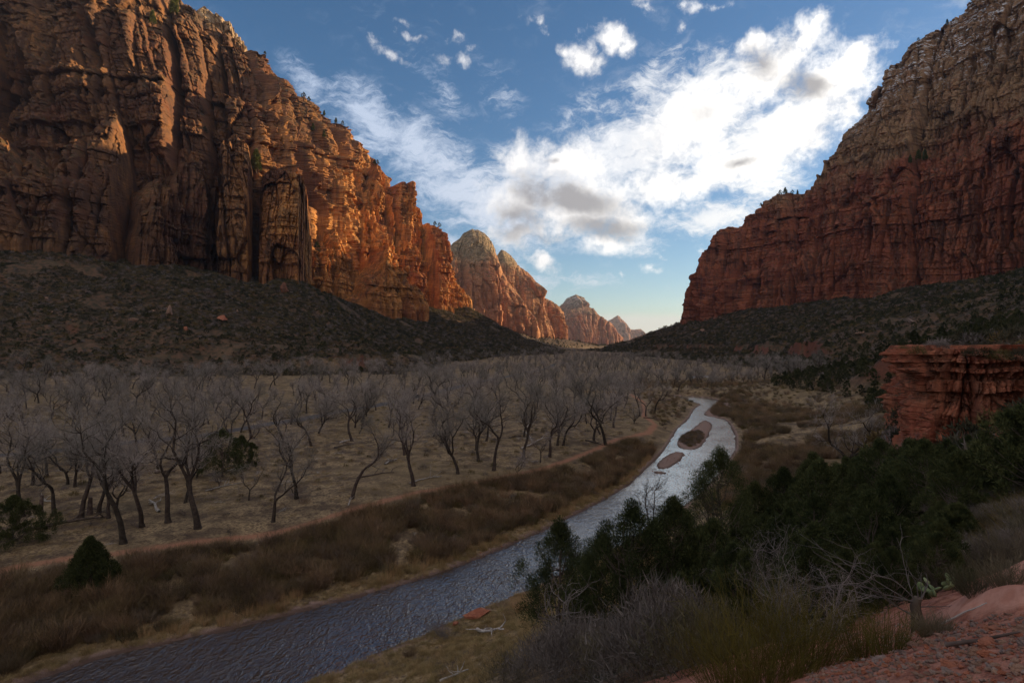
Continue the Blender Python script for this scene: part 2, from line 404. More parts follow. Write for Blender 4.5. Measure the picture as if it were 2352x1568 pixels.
def build_ground():
    fa = np.radians(np.linspace(-50, 50, 780))
    ba = np.radians(np.linspace(50, 310, 110)[1:-1])
    A = np.concatenate([fa, ba])
    def seg(a, b, s): return np.exp(np.arange(math.log(a), math.log(b), s))
    R = np.concatenate([seg(0.8, 4, 0.03), seg(4, 420, 0.0075), seg(420, 1600, 0.010), seg(1600, 24000, 0.04), [26000]])
    AA, RR = np.meshgrid(A, R, indexing='ij')
    X = (RR * np.sin(AA)).ravel(); Y = (RR * np.cos(AA)).ravel()
    z, sd, hill = ground_z(X, Y, True)
    v = np.stack([X, Y, z], -1)
    f = grid_faces(len(A), len(R), wrap=True)
    n0 = len(v); v = np.vstack([v, [0, 0, float(ground_z(np.array([0.]), np.array([0.]))[0])]])
    a = np.arange(len(A)); tri = np.stack([a * len(R), np.full(len(A), n0), ((a + 1) % len(A)) * len(R)], -1)[:, ::-1]
    near = (np.hypot(X, Y) < 900)
    wob = 0.35 * fbm(X / 2.0, Y / 2.0, 0, 3, 31)
    def lin(P, w, e=0.5):
        o = np.zeros(X.shape); o[near] = 1 - sstep(w - e, w + e, dist_line(X[near], Y[near], P) + wob[near]); return o
    trail = lin(TRAIL, 0.9); road = np.zeros(X.shape); road[near] = 1 - sstep(2.9, 3.1, dist_line(X[near], Y[near], ROAD))
    m = near & (Y > 15); grav = np.zeros(X.shape); wet = np.zeros(X.shape)
    bar = np.zeros(m.sum(), bool)
    for b in BARS: bar |= inside(X[m], Y[m], b)
    bar |= sdist(X[m], Y[m], BAR_RIGHT) < 1.0
    bar |= sdist(X[m], Y[m], BEACH) < 0.5
    grav[m] = bar | (sd[m] < 1.0)
    wet[m] = 0.75 * (1 - sstep(0.1, 0.8, sd[m] + 0.4 * wob[m])) * (sd[m] > -50)
    # near slickrock + stony path by the viewer
    sl = np.zeros(X.shape); q = (np.hypot(X, Y) < 16)
    sl[q] = sstep(0.8, 1.8, X[q] - 0.12 * Y[q] + 0.8 * fbm(X[q] / 1.3, Y[q] / 1.3, 0, 3, 41))
    smo = np.zeros(X.shape); smo[q] = sstep(0.0, 0.25, smooth_rock(X[q], Y[q]))
    zone = np.stack([trail + 0 * X, grav, np.clip(hill, 0, 1), np.ones_like(X)], -1)
    zone2 = np.stack([sl, road, wet, np.ones_like(X)], -1)
    e = np.array([[0, 0, 1, 1.]]); e2 = np.array([[1, 0, 0, 1.]])
    me = mesh_np('ground', v, [f[:, ::-1], tri], terrain_mat(), True, {'zone': np.vstack([zone, e]), 'zone2': np.vstack([zone2, e2]), 'smooth_rock': np.append(smo, 0.)})
    o = link('ground', me); tag(o, kind='structure')
    return o
build_ground()

def water_mat():
    m, g, bs = new_mat('river_water')
    pos = g.node('ShaderNodeNewGeometry').outputs['Position']
    bs.inputs['Base Color'].default_value = (0.055, 0.036, 0.024, 1)
    bs.inputs['Roughness'].default_value = 0.12; bs.inputs['IOR'].default_value = 1.45
    bs.inputs['Specular IOR Level'].default_value = 1.0
    bs.inputs['Coat Weight'].default_value = 0.9; bs.inputs['Coat Roughness'].default_value = 0.14; bs.inputs['Coat IOR'].default_value = 1.5
    # ripples drawn out across the current, smaller and calmer upstream
    mp = g.node('ShaderNodeMapping'); g.set(mp.inputs[0], pos); mp.inputs['Rotation'].default_value = (0, 0, math.radians(-35)); mp.inputs['Scale'].default_value = (1.0, 0.55, 1)
    a = g.noise(mp.outputs[0], 1.45, 3, 0.5, 0.9); b = g.noise(mp.outputs[0], 4.0, 2, 0.5, 0.3); c = g.noise(pos, 0.09, 2)
    h = g.m('ADD', a, g.m('MULTIPLY', b, 0.45))
    sep = g.node('ShaderNodeSeparateXYZ'); g.set(sep.inputs[0], pos)
    calm = g.mr(sep.outputs[1], 64, 120, 1.0, 0.45)
    h = g.m('MULTIPLY', h, g.m('MULTIPLY', calm, g.mr(c, 0.35, 0.65, 0.5, 1.2)))
    nb = g.bump(h, 1.0, 0.30); g.set(bs.inputs['Normal'], nb); g.set(bs.inputs['Coat Normal'], nb)
    return m
WM = water_mat()
def poly_sheet(name, P, z, mat):
    import bmesh
    bm = bmesh.new(); vs = [bm.verts.new((x, y, z)) for x, y in P]; bm.faces.new(vs)
    bmesh.ops.triangulate(bm, faces=bm.faces[:])
    me = bpy.data.meshes.new(name); bm.to_mesh(me); bm.free()
    if me.polygons and me.polygons[0].normal.z < 0: me.flip_normals()
    me.materials.append(mat); return link(name, me)
def grow(P, d):
    c = np.roll(P, -1, 0) - np.roll(P, 1, 0); n = np.stack([c[:, 1], -c[:, 0]], -1); n /= np.linalg.norm(n, axis=1)[:, None] + 1e-9
    a = 0.5 * np.sum(P[:, 0] * np.roll(P[:, 1], -1) - np.roll(P[:, 0], -1) * P[:, 1])
    return P + n * d * np.sign(a)
tag(poly_sheet('river', grow(RIVER, 1.2), RIV_Z + 0.03, WM), kind='structure')
for p in POOLS:
    tag(poly_sheet('water', grow(p, 2.0), -28.6, WM), kind='structure')
# ================================================================ CLIFFS
def rock_mat(name, lo, hi, cream_z=9999, cream=(0.50, 0.38, 0.24), varnish=0.55, snow=0.0, size=1.0, veg=0.6, shade_x=None):
    m, g, bs = new_mat(name)
    geo = g.node('ShaderNodeNewGeometry'); pos = geo.outputs['Position']
    sn = g.node('ShaderNodeSeparateXYZ'); g.set(sn.inputs[0], geo.outputs['Normal'])
    sp = g.node('ShaderNodeSeparateXYZ'); g.set(sp.inputs[0], pos)
    S = 1.0 / size
    big = g.noise(pos, 0.012 * S, 4, 0.6); med = g.noise(pos, 0.06 * S, 5, 0.65)
    warp = g.vm('ADD', pos, g.vm('SCALE', g.noise(pos, 0.02 * S, 2, out=1), sc=22.0 * size))
    bed = g.noise(g.vm('MULTIPLY', warp, (0.018 * S, 0.018 * S, 0.34 * S)), 1.0, 5, 0.7)
    streak = g.noise(g.vm('MULTIPLY', pos, (0.085 * S, 0.085 * S, 0.014 * S)), 1.0, 5, 0.68)
    fine = g.noise(pos, 0.45 * S, 5, 0.75)
    col = g.mix(g.ss(big, 0.36, 0.64), lo, hi)
    col = g.mix(g.m('MULTIPLY', g.ss(med, 0.45, 0.72), 0.55), col, tuple(c * 1.25 for c in hi))
    if cream_z < 9000:
        zz = g.m('ADD', sp.outputs[2], g.m('MULTIPLY', g.m('SUBTRACT', g.noise(pos, 0.008 * S, 4, 0.6), 0.5), 260 * size))
        col = g.mix(g.m('MULTIPLY', g.ss(zz, cream_z - 45 * size, cream_z + 35 * size), g.mr(med, 0.3, 0.7, 0.65, 1.0)), col, cream)
    col = g.mix(g.m('MULTIPLY', g.ss(bed, 0.50, 0.66), 0.5), col, g.mix(0.5, col, (0.09, 0.045, 0.035)))
    col = g.mix(g.m('MULTIPLY', g.ss(bed, 0.46, 0.34), 0.35), col, g.mix(0.5, col, (0.55, 0.36, 0.24)))
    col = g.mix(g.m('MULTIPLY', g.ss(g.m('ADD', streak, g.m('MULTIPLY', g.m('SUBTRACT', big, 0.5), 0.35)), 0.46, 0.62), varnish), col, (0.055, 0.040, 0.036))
    col = g.mix(g.m('MULTIPLY', g.ss(fine, 0.52, 0.75), 0.28), col, (0.07, 0.04, 0.03))
    if shade_x is not None:      # amphitheatre end darkened: wall shade put into the rock colour, besides its varnish
        dx = g.m('MULTIPLY', g.ss(g.m('ADD', sp.outputs[0], g.m('MULTIPLY', g.m('SUBTRACT', big, 0.5), 260)), shade_x + 60, shade_x - 60), g.mr(med, 0.35, 0.65, 0.55, 0.92))
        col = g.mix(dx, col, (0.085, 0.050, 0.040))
    if veg > 0:
        vg = g.m('MULTIPLY', g.ss(sn.outputs[2], 0.35, 0.62), g.ss(g.noise(pos, 0.16 * S, 4, 0.7), 0.44, 0.54))
        col = g.mix(g.m('MULTIPLY', vg, veg), col, (0.045, 0.045, 0.02))
    if snow > 0:
        s_ = g.m('MULTIPLY', g.ss(sn.outputs[2], 0.25, 0.55), g.ss(g.noise(pos, 0.07 * S, 5, 0.75), 0.50, 0.58))
        zz = g.ss(sp.outputs[2], snow - 40 * size, snow + 60 * size)
        col = g.mix(g.m('MULTIPLY', s_, zz), col, (0.72, 0.75, 0.80))
    g.set(bs.inputs['Base Color'], col)
    h = g.m('ADD', g.m('MULTIPLY', bed, 2.4), g.m('ADD', g.m('MULTIPLY', fine, 1.2), g.m('MULTIPLY', streak, 2.0)))
    g.set(bs.inputs['Normal'], g.bump(h, 0.8, 1.6 * size))
    return m

def cells(s, w, seed):
    """irregular cells along s: position inside the cell (0..1), cell id, metres to the nearest joint"""
    i = np.floor(s / w)
    def edge(k): return (k + 0.72 * rand1(k + 1000, seed)) * w
    e0, e1 = edge(i), edge(i + 1)
    lo = s < e0
    i = np.where(lo, i - 1, i); a = edge(i); b = edge(i + 1)
    f = (s - a) / (b - a)
    return f, i, np.minimum(s - a, b - s)

def facets(u, v, seed, warp=0.16):
    """angular blocks: every cell of a broken-up wall is a flat piece with its own set-back and tilt"""
    u = u + warp * fbm(u * 1.3, v * 1.3, 0, 3, seed + 1); v = v + warp * fbm(u * 1.3, v * 1.3, 5.5, 3, seed + 2)
    iu, iv = np.floor(u), np.floor(v)
    best = np.full(u.shape, 9.0, np.float32); sec = np.full(u.shape, 9.0, np.float32); val = np.zeros(u.shape, np.float32)
    for a in (-1, 0, 1):
        for b in (-1, 0, 1):
            cu, cv = iu + a, iv + b
            k = cu.astype(np.int64); l = cv.astype(np.int64); o = np.zeros_like(k)
            du = u - (cu + _hash(k, l, o, seed)); dv = v - (cv + _hash(k, l, o + 1, seed))
            d = np.abs(du) * 0.6 + np.abs(dv) * 0.6 + 0.5 * np.hypot(du, dv)
            q = _hash(k, l, o + 2, seed) - .5 + (_hash(k, l, o + 3, seed) - .5) * du * 1.5 + (_hash(k, l, o + 4, seed) - .62) * dv * 1.1
            m = d < best
            sec = np.where(m, best, np.minimum(sec, d)); best = np.where(m, d, best); val = np.where(m, q, val)
    return val, sec - best

def cliff(name, cols, mat, nu=700, nv=360, under=45, size=1.0, cellw=(70, 24, 9), amp=(22, 9, 3.2), prof=None, back=(60, 160, 320), seed=1,
          tier=18.0, rim=6.0, fb=4.0, strata=3.4, backdrop=-0.12, ndir=None, fac=1.0, cm=1.45, lay=None, topfade=0.0):
    """cols: (t, base xyz, top xyz). A wall between a foot line and a rim line, broken by joints, tiers and beds."""
    t = np.array([c[0] for c in cols], float)
    B = np.array([c[1] for c in cols], float); T = np.array([c[2] for c in cols], float)
    tt = np.linspace(t[0], t[-1], nu)
    b = np.stack([np.interp(tt, t, B[:, k]) for k in range(3)], -1)
    p = np.stack([np.interp(tt, t, T[:, k]) for k in range(3)], -1)
    ds = np.hypot(np.diff(b[:, 0]), np.diff(b[:, 1])); s = np.concatenate([[0], np.cumsum(ds)])
    k = max(3, nu // 14); ker = np.ones(k) / k
    bb = np.stack([np.convolve(np.pad(b[:, q], k, mode='edge'), ker, 'same')[k:-k] for q in (0, 1)], -1)
    d = np.gradient(bb, axis=0); d /= np.linalg.norm(d, axis=1)[:, None] + 1e-9
    n = np.stack([d[:, 1], -d[:, 0]], -1)
    if ndir is not None: n = n * 0 + np.array(ndir) / np.linalg.norm(ndir)
    # rim line roughness
    f1, i1, _ = cells(s, cellw[0] * .6, seed + 5); f2, i2, _ = cells(s, cellw[1], seed + 6)
    fade_end = np.minimum(sstep(0, 0.02, (tt - tt[0]) / (tt[-1] - tt[0])), sstep(0, 0.02, (tt[-1] - tt) / (tt[-1] - tt[0])))
    p[:, 2] += fade_end * rim * ((rand1(i1, seed) - .5) * 1.3 + (rand1(i2, seed + 1) - .5) * .8 + fbm(s / (12 * size), 0, 0, 4, seed))
    v = np.linspace(0, 1, nv)
    h = v if prof is None else np.interp(v, *zip(*prof))          # how far back at each height
    P = np.empty((nu, nv, 3))
    base = b.copy()
    low = b[:, None, 2] - under
    Z = b[:, None, 2] + (p[:, None, 2] - b[:, None, 2]) * v[None]
    P[..., 0] = b[:, None, 0] + (p[:, None, 0] - b[:, None, 0]) * h[None]
    P[..., 1] = b[:, None, 1] + (p[:, None, 1] - b[:, None, 1]) * h[None]
    P[..., 2] = Z
    S = np.broadcast_to(s[:, None], Z.shape)
    hh = np.maximum(p[:, 2] - b[:, 2], 1)[:, None]
    D = np.zeros(Z.shape)
    for q, (w, a) in enumerate(zip(cellw, amp)):
        w = w * size; a = a * size
        warp = w * 0.6 * fbm(S / (w * 2.2), Z / (w * 5.0), q * 7.1, 4, seed + q)
        tilt = Z * (0.05 + 0.05 * q)
        f, i, e = cells(S + warp + tilt * (1 if seed % 2 else -1), w, seed + 11 * q)
        rd = rand1(i, seed + q)
        mod = cm * (0.35 + 1.0 * sstep(-0.25, 0.3, fbm(S / (w * 2.5), Z / (w * 3.0), 3.3, 3, seed + 31 + q)))
        D += a * mod * ((1 - np.abs(2 * f - 1) ** 5.0) * 0.22 + (rd - 0.5) * 1.0 + (f - .5) * (rand1(i, seed + 7 + q) - .5) * 1.6)
        D -= a * 0.75 * mod * np.exp(-(e / (0.03 * w + 0.6 * size)) ** 2)
        # tiers: each column steps back above its own level
        lv = b[:, None, 2] + hh * (0.2 + 0.8 * rand1(i, seed + 50 + q))
        D -= (tier * size / (1 + q * 1.4)) * sstep(-2.5 * size, 2.5 * size, Z - lv + 6 * size * fbm(S / (18 * size), 0, 0, 3, seed + 3))
    for q, (w, a, asp) in enumerate(((50, 15, 2.4), (21, 6.5, 2.3), (9, 2.8, 1.8), (4.2, 1.2, 1.2))):
        w *= size; a *= size * fac
        val, ed = facets(S / w + 0.12 * Z / w, Z / (w * asp) + q * 3.7, seed + 200 + q * 9)
        D += a * val - a * 0.16 * np.exp(-(ed / 0.05) ** 2)
    D += fb * size * fbm(P[..., 0] / (48 * size), P[..., 1] / (48 * size), Z / (60 * size), 5, seed + 70, 0.55)
    rg = 1 - np.abs(fbm(P[..., 0] / (20 * size), P[..., 1] / (20 * size), Z / (30 * size), 5, seed + 80)) * 2.4
    D += 1.3 * size * rg
    # bedding: benches that jut and recess
    zb = Z + 7 * size * fbm(S / (120 * size), 0, 0, 2, seed + 90) + 0.05 * S
    for (w, a) in ((23, 1.7), (8.5, 1.0), (3.3, 0.5)):
        w *= size
        D += a * strata * size * (rand1(np.floor(zb / w), seed + 91) - .5) * 1.4
    D -= D[:, -nv // 4:].mean() if lay is None else 0
    D *= (0.35 + 0.65 * fade_end)[:, None]
    if topfade: D *= (1 - topfade * sstep(0.78, 0.97, v))[None, :]
    if lay is not None: D += np.interp(Z + 0.5 * fbm(S / 6.0, 0, 0, 2, seed), [l[0] for l in lay], [l[1] for l in lay])
    D *= np.clip(hh / (60 * size), 0.25, 1)
    P[..., 0] += n[:, None, 0] * D; P[..., 1] += n[:, None, 1] * D
    # skirt down into the ground, then back over the top
    sk = P[:, :1].copy(); sk[..., 2] -= under
    rows = [sk, P]
    last = P[:, -1]
    for bk in back:
        r = last.copy(); r[:, 0] -= n[:, 0] * bk; r[:, 1] -= n[:, 1] * bk
        r[:, 2] += backdrop * bk + 0.05 * bk * fbm(r[:, 0] / (40 * size), r[:, 1] / (40 * size), 0, 3, seed + 99)
        rows.append(r[:, None])
    e = rows[-1].copy(); e[..., 2] = np.minimum(e[..., 2], b[:, None, 2]) - under - 100; rows.append(e)
    V = np.concatenate(rows, 1)
    nvv = V.shape[1]
    me = mesh_np(name, V.reshape(-1, 3), grid_faces(nu, nvv), mat, False)
    me.polygons.foreach_set('use_smooth', np.ones(len(me.polygons), bool))
    try: me.set_sharp_from_angle(angle=math.radians(24))
    except Exception: pass
    o = link(name, me); tag(o, kind='structure')
    return V

def pc(x, yb, Yb, yt, lean, dx=None):
    """foot and rim of one column seen at photo x; the rim lies `lean` metres further"""
    b = W(x, yb, Yb); return (x, b, W(x, yt, Yb + lean))

RED = (0.25, 0.085, 0.045); ORG = (0.42, 0.165, 0.065)
M_LEFT = rock_mat('sandstone_left', (0.32, 0.115, 0.048), (0.70, 0.325, 0.105), 520, varnish=0.60, shade_x=-315)
M_RIGHT = rock_mat('sandstone_right', (0.26, 0.078, 0.046), (0.40, 0.135, 0.068), 300, (0.42, 0.27, 0.15), varnish=0.6, snow=420)
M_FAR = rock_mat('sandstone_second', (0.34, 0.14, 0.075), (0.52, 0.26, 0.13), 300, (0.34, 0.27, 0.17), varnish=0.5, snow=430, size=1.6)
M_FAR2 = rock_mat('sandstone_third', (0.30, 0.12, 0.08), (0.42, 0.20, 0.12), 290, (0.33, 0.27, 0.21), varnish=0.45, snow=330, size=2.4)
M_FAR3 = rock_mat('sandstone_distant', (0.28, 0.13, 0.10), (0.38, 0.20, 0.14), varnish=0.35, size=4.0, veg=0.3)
PROF = [(0, 0), (0.12, 0.02), (0.45, 0.16), (0.6, 0.32), (0.8, 0.6), (1, 1)]
PROFV = [(0, 0), (0.5, 0.25), (0.8, 0.5), (1, 1)]

# left wall, main face: looks at the viewer as far as x=620, then turns away down the canyon
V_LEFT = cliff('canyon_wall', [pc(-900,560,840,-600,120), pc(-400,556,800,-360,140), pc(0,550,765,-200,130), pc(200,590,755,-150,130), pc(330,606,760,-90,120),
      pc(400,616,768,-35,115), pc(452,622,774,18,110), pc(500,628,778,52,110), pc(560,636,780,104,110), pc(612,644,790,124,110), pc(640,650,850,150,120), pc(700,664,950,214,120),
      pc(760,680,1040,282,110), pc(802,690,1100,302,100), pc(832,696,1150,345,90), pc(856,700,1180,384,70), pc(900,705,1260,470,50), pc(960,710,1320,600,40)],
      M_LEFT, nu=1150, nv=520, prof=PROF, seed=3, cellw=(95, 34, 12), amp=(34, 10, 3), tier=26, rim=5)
# pale dome behind the rim
cliff('canyon_wall', [pc(400,200,960,60,60), pc(440,200,960,30,60), pc(470,200,980,14,60), pc(500,200,980,32,60), pc(535,220,990,68,60), pc(562,240,1000,104,60), pc(600,260,1010,180,40)],
      rock_mat('pale_dome_rock', (0.42, 0.30, 0.19), (0.55, 0.42, 0.28), varnish=0.3), nu=160, nv=160, seed=21, amp=(8, 5, 3), tier=8, rim=5, back=(60, 150))
# front tier with the sunlit patch
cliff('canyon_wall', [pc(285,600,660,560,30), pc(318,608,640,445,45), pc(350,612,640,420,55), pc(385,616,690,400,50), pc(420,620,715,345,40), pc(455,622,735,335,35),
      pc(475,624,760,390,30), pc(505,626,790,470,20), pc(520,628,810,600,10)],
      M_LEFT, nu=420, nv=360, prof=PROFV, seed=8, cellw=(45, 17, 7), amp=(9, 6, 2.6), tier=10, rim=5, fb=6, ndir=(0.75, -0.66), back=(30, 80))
# dark block buttresses
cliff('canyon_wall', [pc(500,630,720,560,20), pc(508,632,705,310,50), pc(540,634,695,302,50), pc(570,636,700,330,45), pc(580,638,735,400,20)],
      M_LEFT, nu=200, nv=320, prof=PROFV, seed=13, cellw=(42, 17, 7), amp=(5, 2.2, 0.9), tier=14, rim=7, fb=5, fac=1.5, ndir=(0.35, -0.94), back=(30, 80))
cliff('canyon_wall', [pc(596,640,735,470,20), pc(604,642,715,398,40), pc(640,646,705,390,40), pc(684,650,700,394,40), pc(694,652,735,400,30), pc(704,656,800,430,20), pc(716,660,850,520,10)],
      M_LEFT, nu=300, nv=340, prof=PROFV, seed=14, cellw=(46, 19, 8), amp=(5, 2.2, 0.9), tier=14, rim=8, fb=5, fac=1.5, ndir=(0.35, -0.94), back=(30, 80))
# left amphitheatre tiers
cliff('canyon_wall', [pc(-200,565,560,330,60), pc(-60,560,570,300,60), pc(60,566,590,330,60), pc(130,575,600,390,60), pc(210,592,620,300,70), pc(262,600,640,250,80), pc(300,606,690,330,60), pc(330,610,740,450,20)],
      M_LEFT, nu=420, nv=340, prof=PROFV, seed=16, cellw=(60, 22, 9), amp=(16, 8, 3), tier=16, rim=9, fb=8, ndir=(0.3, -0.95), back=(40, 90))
# sunlit stepped buttresses under the main face
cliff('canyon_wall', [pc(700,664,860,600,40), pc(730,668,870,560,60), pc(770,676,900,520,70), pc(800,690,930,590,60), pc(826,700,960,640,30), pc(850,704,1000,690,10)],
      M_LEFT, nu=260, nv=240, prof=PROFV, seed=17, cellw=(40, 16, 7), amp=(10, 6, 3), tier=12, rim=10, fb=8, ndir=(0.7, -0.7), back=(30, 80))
# rank of pillars
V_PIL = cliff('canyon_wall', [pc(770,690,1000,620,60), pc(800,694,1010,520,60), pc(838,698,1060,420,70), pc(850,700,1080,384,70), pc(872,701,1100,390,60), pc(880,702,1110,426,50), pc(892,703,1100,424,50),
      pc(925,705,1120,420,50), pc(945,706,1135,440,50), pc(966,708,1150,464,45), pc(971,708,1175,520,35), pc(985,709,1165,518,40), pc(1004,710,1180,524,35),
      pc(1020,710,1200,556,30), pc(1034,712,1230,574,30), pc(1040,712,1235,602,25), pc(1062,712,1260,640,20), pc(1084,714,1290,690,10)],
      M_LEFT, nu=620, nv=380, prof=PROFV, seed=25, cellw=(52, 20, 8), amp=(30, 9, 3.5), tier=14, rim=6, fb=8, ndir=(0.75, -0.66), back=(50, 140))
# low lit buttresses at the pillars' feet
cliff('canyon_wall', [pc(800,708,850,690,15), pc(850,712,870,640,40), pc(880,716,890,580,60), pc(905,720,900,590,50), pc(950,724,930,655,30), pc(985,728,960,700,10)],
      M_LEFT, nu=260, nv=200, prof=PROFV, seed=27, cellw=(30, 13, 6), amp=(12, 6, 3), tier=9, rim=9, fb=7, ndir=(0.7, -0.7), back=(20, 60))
# second mountain with its round summit
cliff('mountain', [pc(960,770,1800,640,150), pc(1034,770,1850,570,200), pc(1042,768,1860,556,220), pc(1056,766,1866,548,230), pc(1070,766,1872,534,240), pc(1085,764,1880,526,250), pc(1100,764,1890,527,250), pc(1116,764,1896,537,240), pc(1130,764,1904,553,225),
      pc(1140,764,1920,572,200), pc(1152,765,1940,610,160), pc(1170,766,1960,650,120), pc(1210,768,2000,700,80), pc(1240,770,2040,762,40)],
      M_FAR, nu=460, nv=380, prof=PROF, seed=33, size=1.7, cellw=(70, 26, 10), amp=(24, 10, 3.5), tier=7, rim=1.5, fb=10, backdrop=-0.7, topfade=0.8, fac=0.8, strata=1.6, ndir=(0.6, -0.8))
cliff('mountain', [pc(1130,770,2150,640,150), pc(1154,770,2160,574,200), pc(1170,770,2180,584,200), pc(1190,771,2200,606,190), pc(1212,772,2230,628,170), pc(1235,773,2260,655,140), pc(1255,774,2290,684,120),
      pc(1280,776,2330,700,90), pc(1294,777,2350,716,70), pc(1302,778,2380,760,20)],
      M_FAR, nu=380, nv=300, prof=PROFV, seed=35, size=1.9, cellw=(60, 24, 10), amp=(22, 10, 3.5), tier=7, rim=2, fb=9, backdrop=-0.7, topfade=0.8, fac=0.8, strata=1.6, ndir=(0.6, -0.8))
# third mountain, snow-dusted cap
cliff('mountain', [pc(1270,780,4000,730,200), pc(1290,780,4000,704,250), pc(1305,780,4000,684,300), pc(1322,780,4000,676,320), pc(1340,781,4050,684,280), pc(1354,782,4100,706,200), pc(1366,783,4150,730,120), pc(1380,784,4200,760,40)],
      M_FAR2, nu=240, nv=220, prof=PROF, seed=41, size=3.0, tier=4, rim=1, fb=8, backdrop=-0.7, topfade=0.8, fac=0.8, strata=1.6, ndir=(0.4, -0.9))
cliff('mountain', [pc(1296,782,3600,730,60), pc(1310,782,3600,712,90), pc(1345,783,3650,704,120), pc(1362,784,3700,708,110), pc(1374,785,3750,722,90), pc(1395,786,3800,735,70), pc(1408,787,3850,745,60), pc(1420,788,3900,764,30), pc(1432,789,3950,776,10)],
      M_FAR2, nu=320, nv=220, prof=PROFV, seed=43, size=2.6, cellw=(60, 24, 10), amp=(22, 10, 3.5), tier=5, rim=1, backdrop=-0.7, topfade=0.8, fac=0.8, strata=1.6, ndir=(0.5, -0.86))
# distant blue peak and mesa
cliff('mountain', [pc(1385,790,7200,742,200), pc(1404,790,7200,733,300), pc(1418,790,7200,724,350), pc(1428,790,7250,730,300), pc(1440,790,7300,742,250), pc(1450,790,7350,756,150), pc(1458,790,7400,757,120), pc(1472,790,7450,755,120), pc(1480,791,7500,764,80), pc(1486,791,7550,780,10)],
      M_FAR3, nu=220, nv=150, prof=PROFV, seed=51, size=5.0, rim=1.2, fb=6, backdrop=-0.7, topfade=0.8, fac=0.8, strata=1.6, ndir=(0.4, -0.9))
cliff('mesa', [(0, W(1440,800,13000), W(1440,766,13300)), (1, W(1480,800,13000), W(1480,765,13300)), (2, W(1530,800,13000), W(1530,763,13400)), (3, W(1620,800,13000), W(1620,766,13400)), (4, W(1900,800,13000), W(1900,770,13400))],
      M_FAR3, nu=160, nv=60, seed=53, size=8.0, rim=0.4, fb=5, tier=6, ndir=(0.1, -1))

# right wall: prow, lower rampart and the great pale dome, running on past the viewer
def wc(t, X, Y, zb, zt, bx, by): return (t, np.array([X, Y, zb], float), np.array([X + bx, Y + by, zt], float))
V_RIGHT = None
RC = [pc(1564,742,1260,735,8), pc(1569,742,1255,703,15), pc(1582,741,1245,685,20), pc(1597,740,1240,635,25), pc(1617,737,1230,586,30), pc(1638,734,1215,560,35), pc(1652,733,1212,530,35), pc(1664,732,1205,519,40),
      pc(1696,728,1185,518,40), pc(1705,727,1180,500,45), pc(1750,722,1150,462,50), pc(1785,718,1125,444,60), pc(1858,712,1075,438,70), pc(1862,712,1072,421,80), pc(1887,708,1050,396,100),
      pc(1892,707,1045,366,110), pc(1904,706,1035,340,120), pc(1937,702,1010,290,140), pc(1973,698,985,254,150), pc(2006,693,960,203,160), pc(2026,690,945,173,165), pc(2054,686,925,147,170),
      pc(2080,682,905,142,175), pc(2095,679,895,117,175), pc(2115,676,880,97,180), pc(2141,672,860,69,185), pc(2171,667,840,48,190), pc(2207,661,815,25,195), pc(2232,657,798,0,200),
      pc(2300,645,750,-45,200), pc(2400,632,700,-110,200), wc(2520, 640, 600, 100, 540, 130, 90), wc(2620, 680, 420, 110, 560, 140, 60), wc(2700, 690, 200, 110, 540, 150, 20), wc(2760, 680, -100, 110, 500, 150, 0), wc(2800, 600, -500, 110, 480, 150, 0)]
PROFR = [(0, 0), (0.35, 0.05), (0.42, 0.22), (0.62, 0.40), (0.8, 0.62), (1, 1)]
V_RIGHT = cliff('canyon_wall', RC, M_RIGHT, nu=1150, nv=460, prof=PROFR, seed=62, cellw=(75, 27, 10), amp=(14, 8, 3.2), tier=16, rim=4, fb=8, back=(80, 200, 400), ndir=(-0.85, -0.5))
# unseen ridge added behind the prow to throw shade on the far talus
cliff('canyon_wall', [wc(0, 452, 1290, 30, 178, 20, 10), wc(1, 500, 1420, 0, 200, 20, 10), wc(2, 585, 1580, 0, 190, 20, 10), wc(3, 700, 1750, 0, 150, 40, 10), wc(4, 900, 1900, 0, 120, 40, 10)],
      M_RIGHT, nu=160, nv=90, seed=66, rim=3, ndir=(-0.9, -0.3), amp=(8, 5, 2), fb=5, back=(60, 160))
# ================================================================ SKY, SUN, CAMERA
SUN_AZ, SUN_EL = 71.0, 13.2        # degrees right of the view axis, above the horizon
cam = bpy.data.cameras.new('camera'); co = bpy.data.objects.new('camera', cam); COL.objects.link(co)
cam.lens = 36 * F / 2352; cam.sensor_width = 36; cam.clip_start = 0.05; cam.clip_end = 60000
co.location = (0, 0, 0); co.rotation_euler = (math.radians(90), 0, 0); SC.camera = co
ld = bpy.data.lights.new('sun', 'SUN'); lo = bpy.data.objects.new('sun', ld); COL.objects.link(lo)
ld.energy = 5.0; ld.angle = math.radians(0.5); ld.color = (1.0, 0.70, 0.36)
a, e = math.radians(SUN_AZ), math.radians(SUN_EL)
sv = Vector((math.sin(a) * math.cos(e), math.cos(a) * math.cos(e), math.sin(e)))
lo.rotation_euler = (-sv).to_track_quat('-Z', 'Y').to_euler()

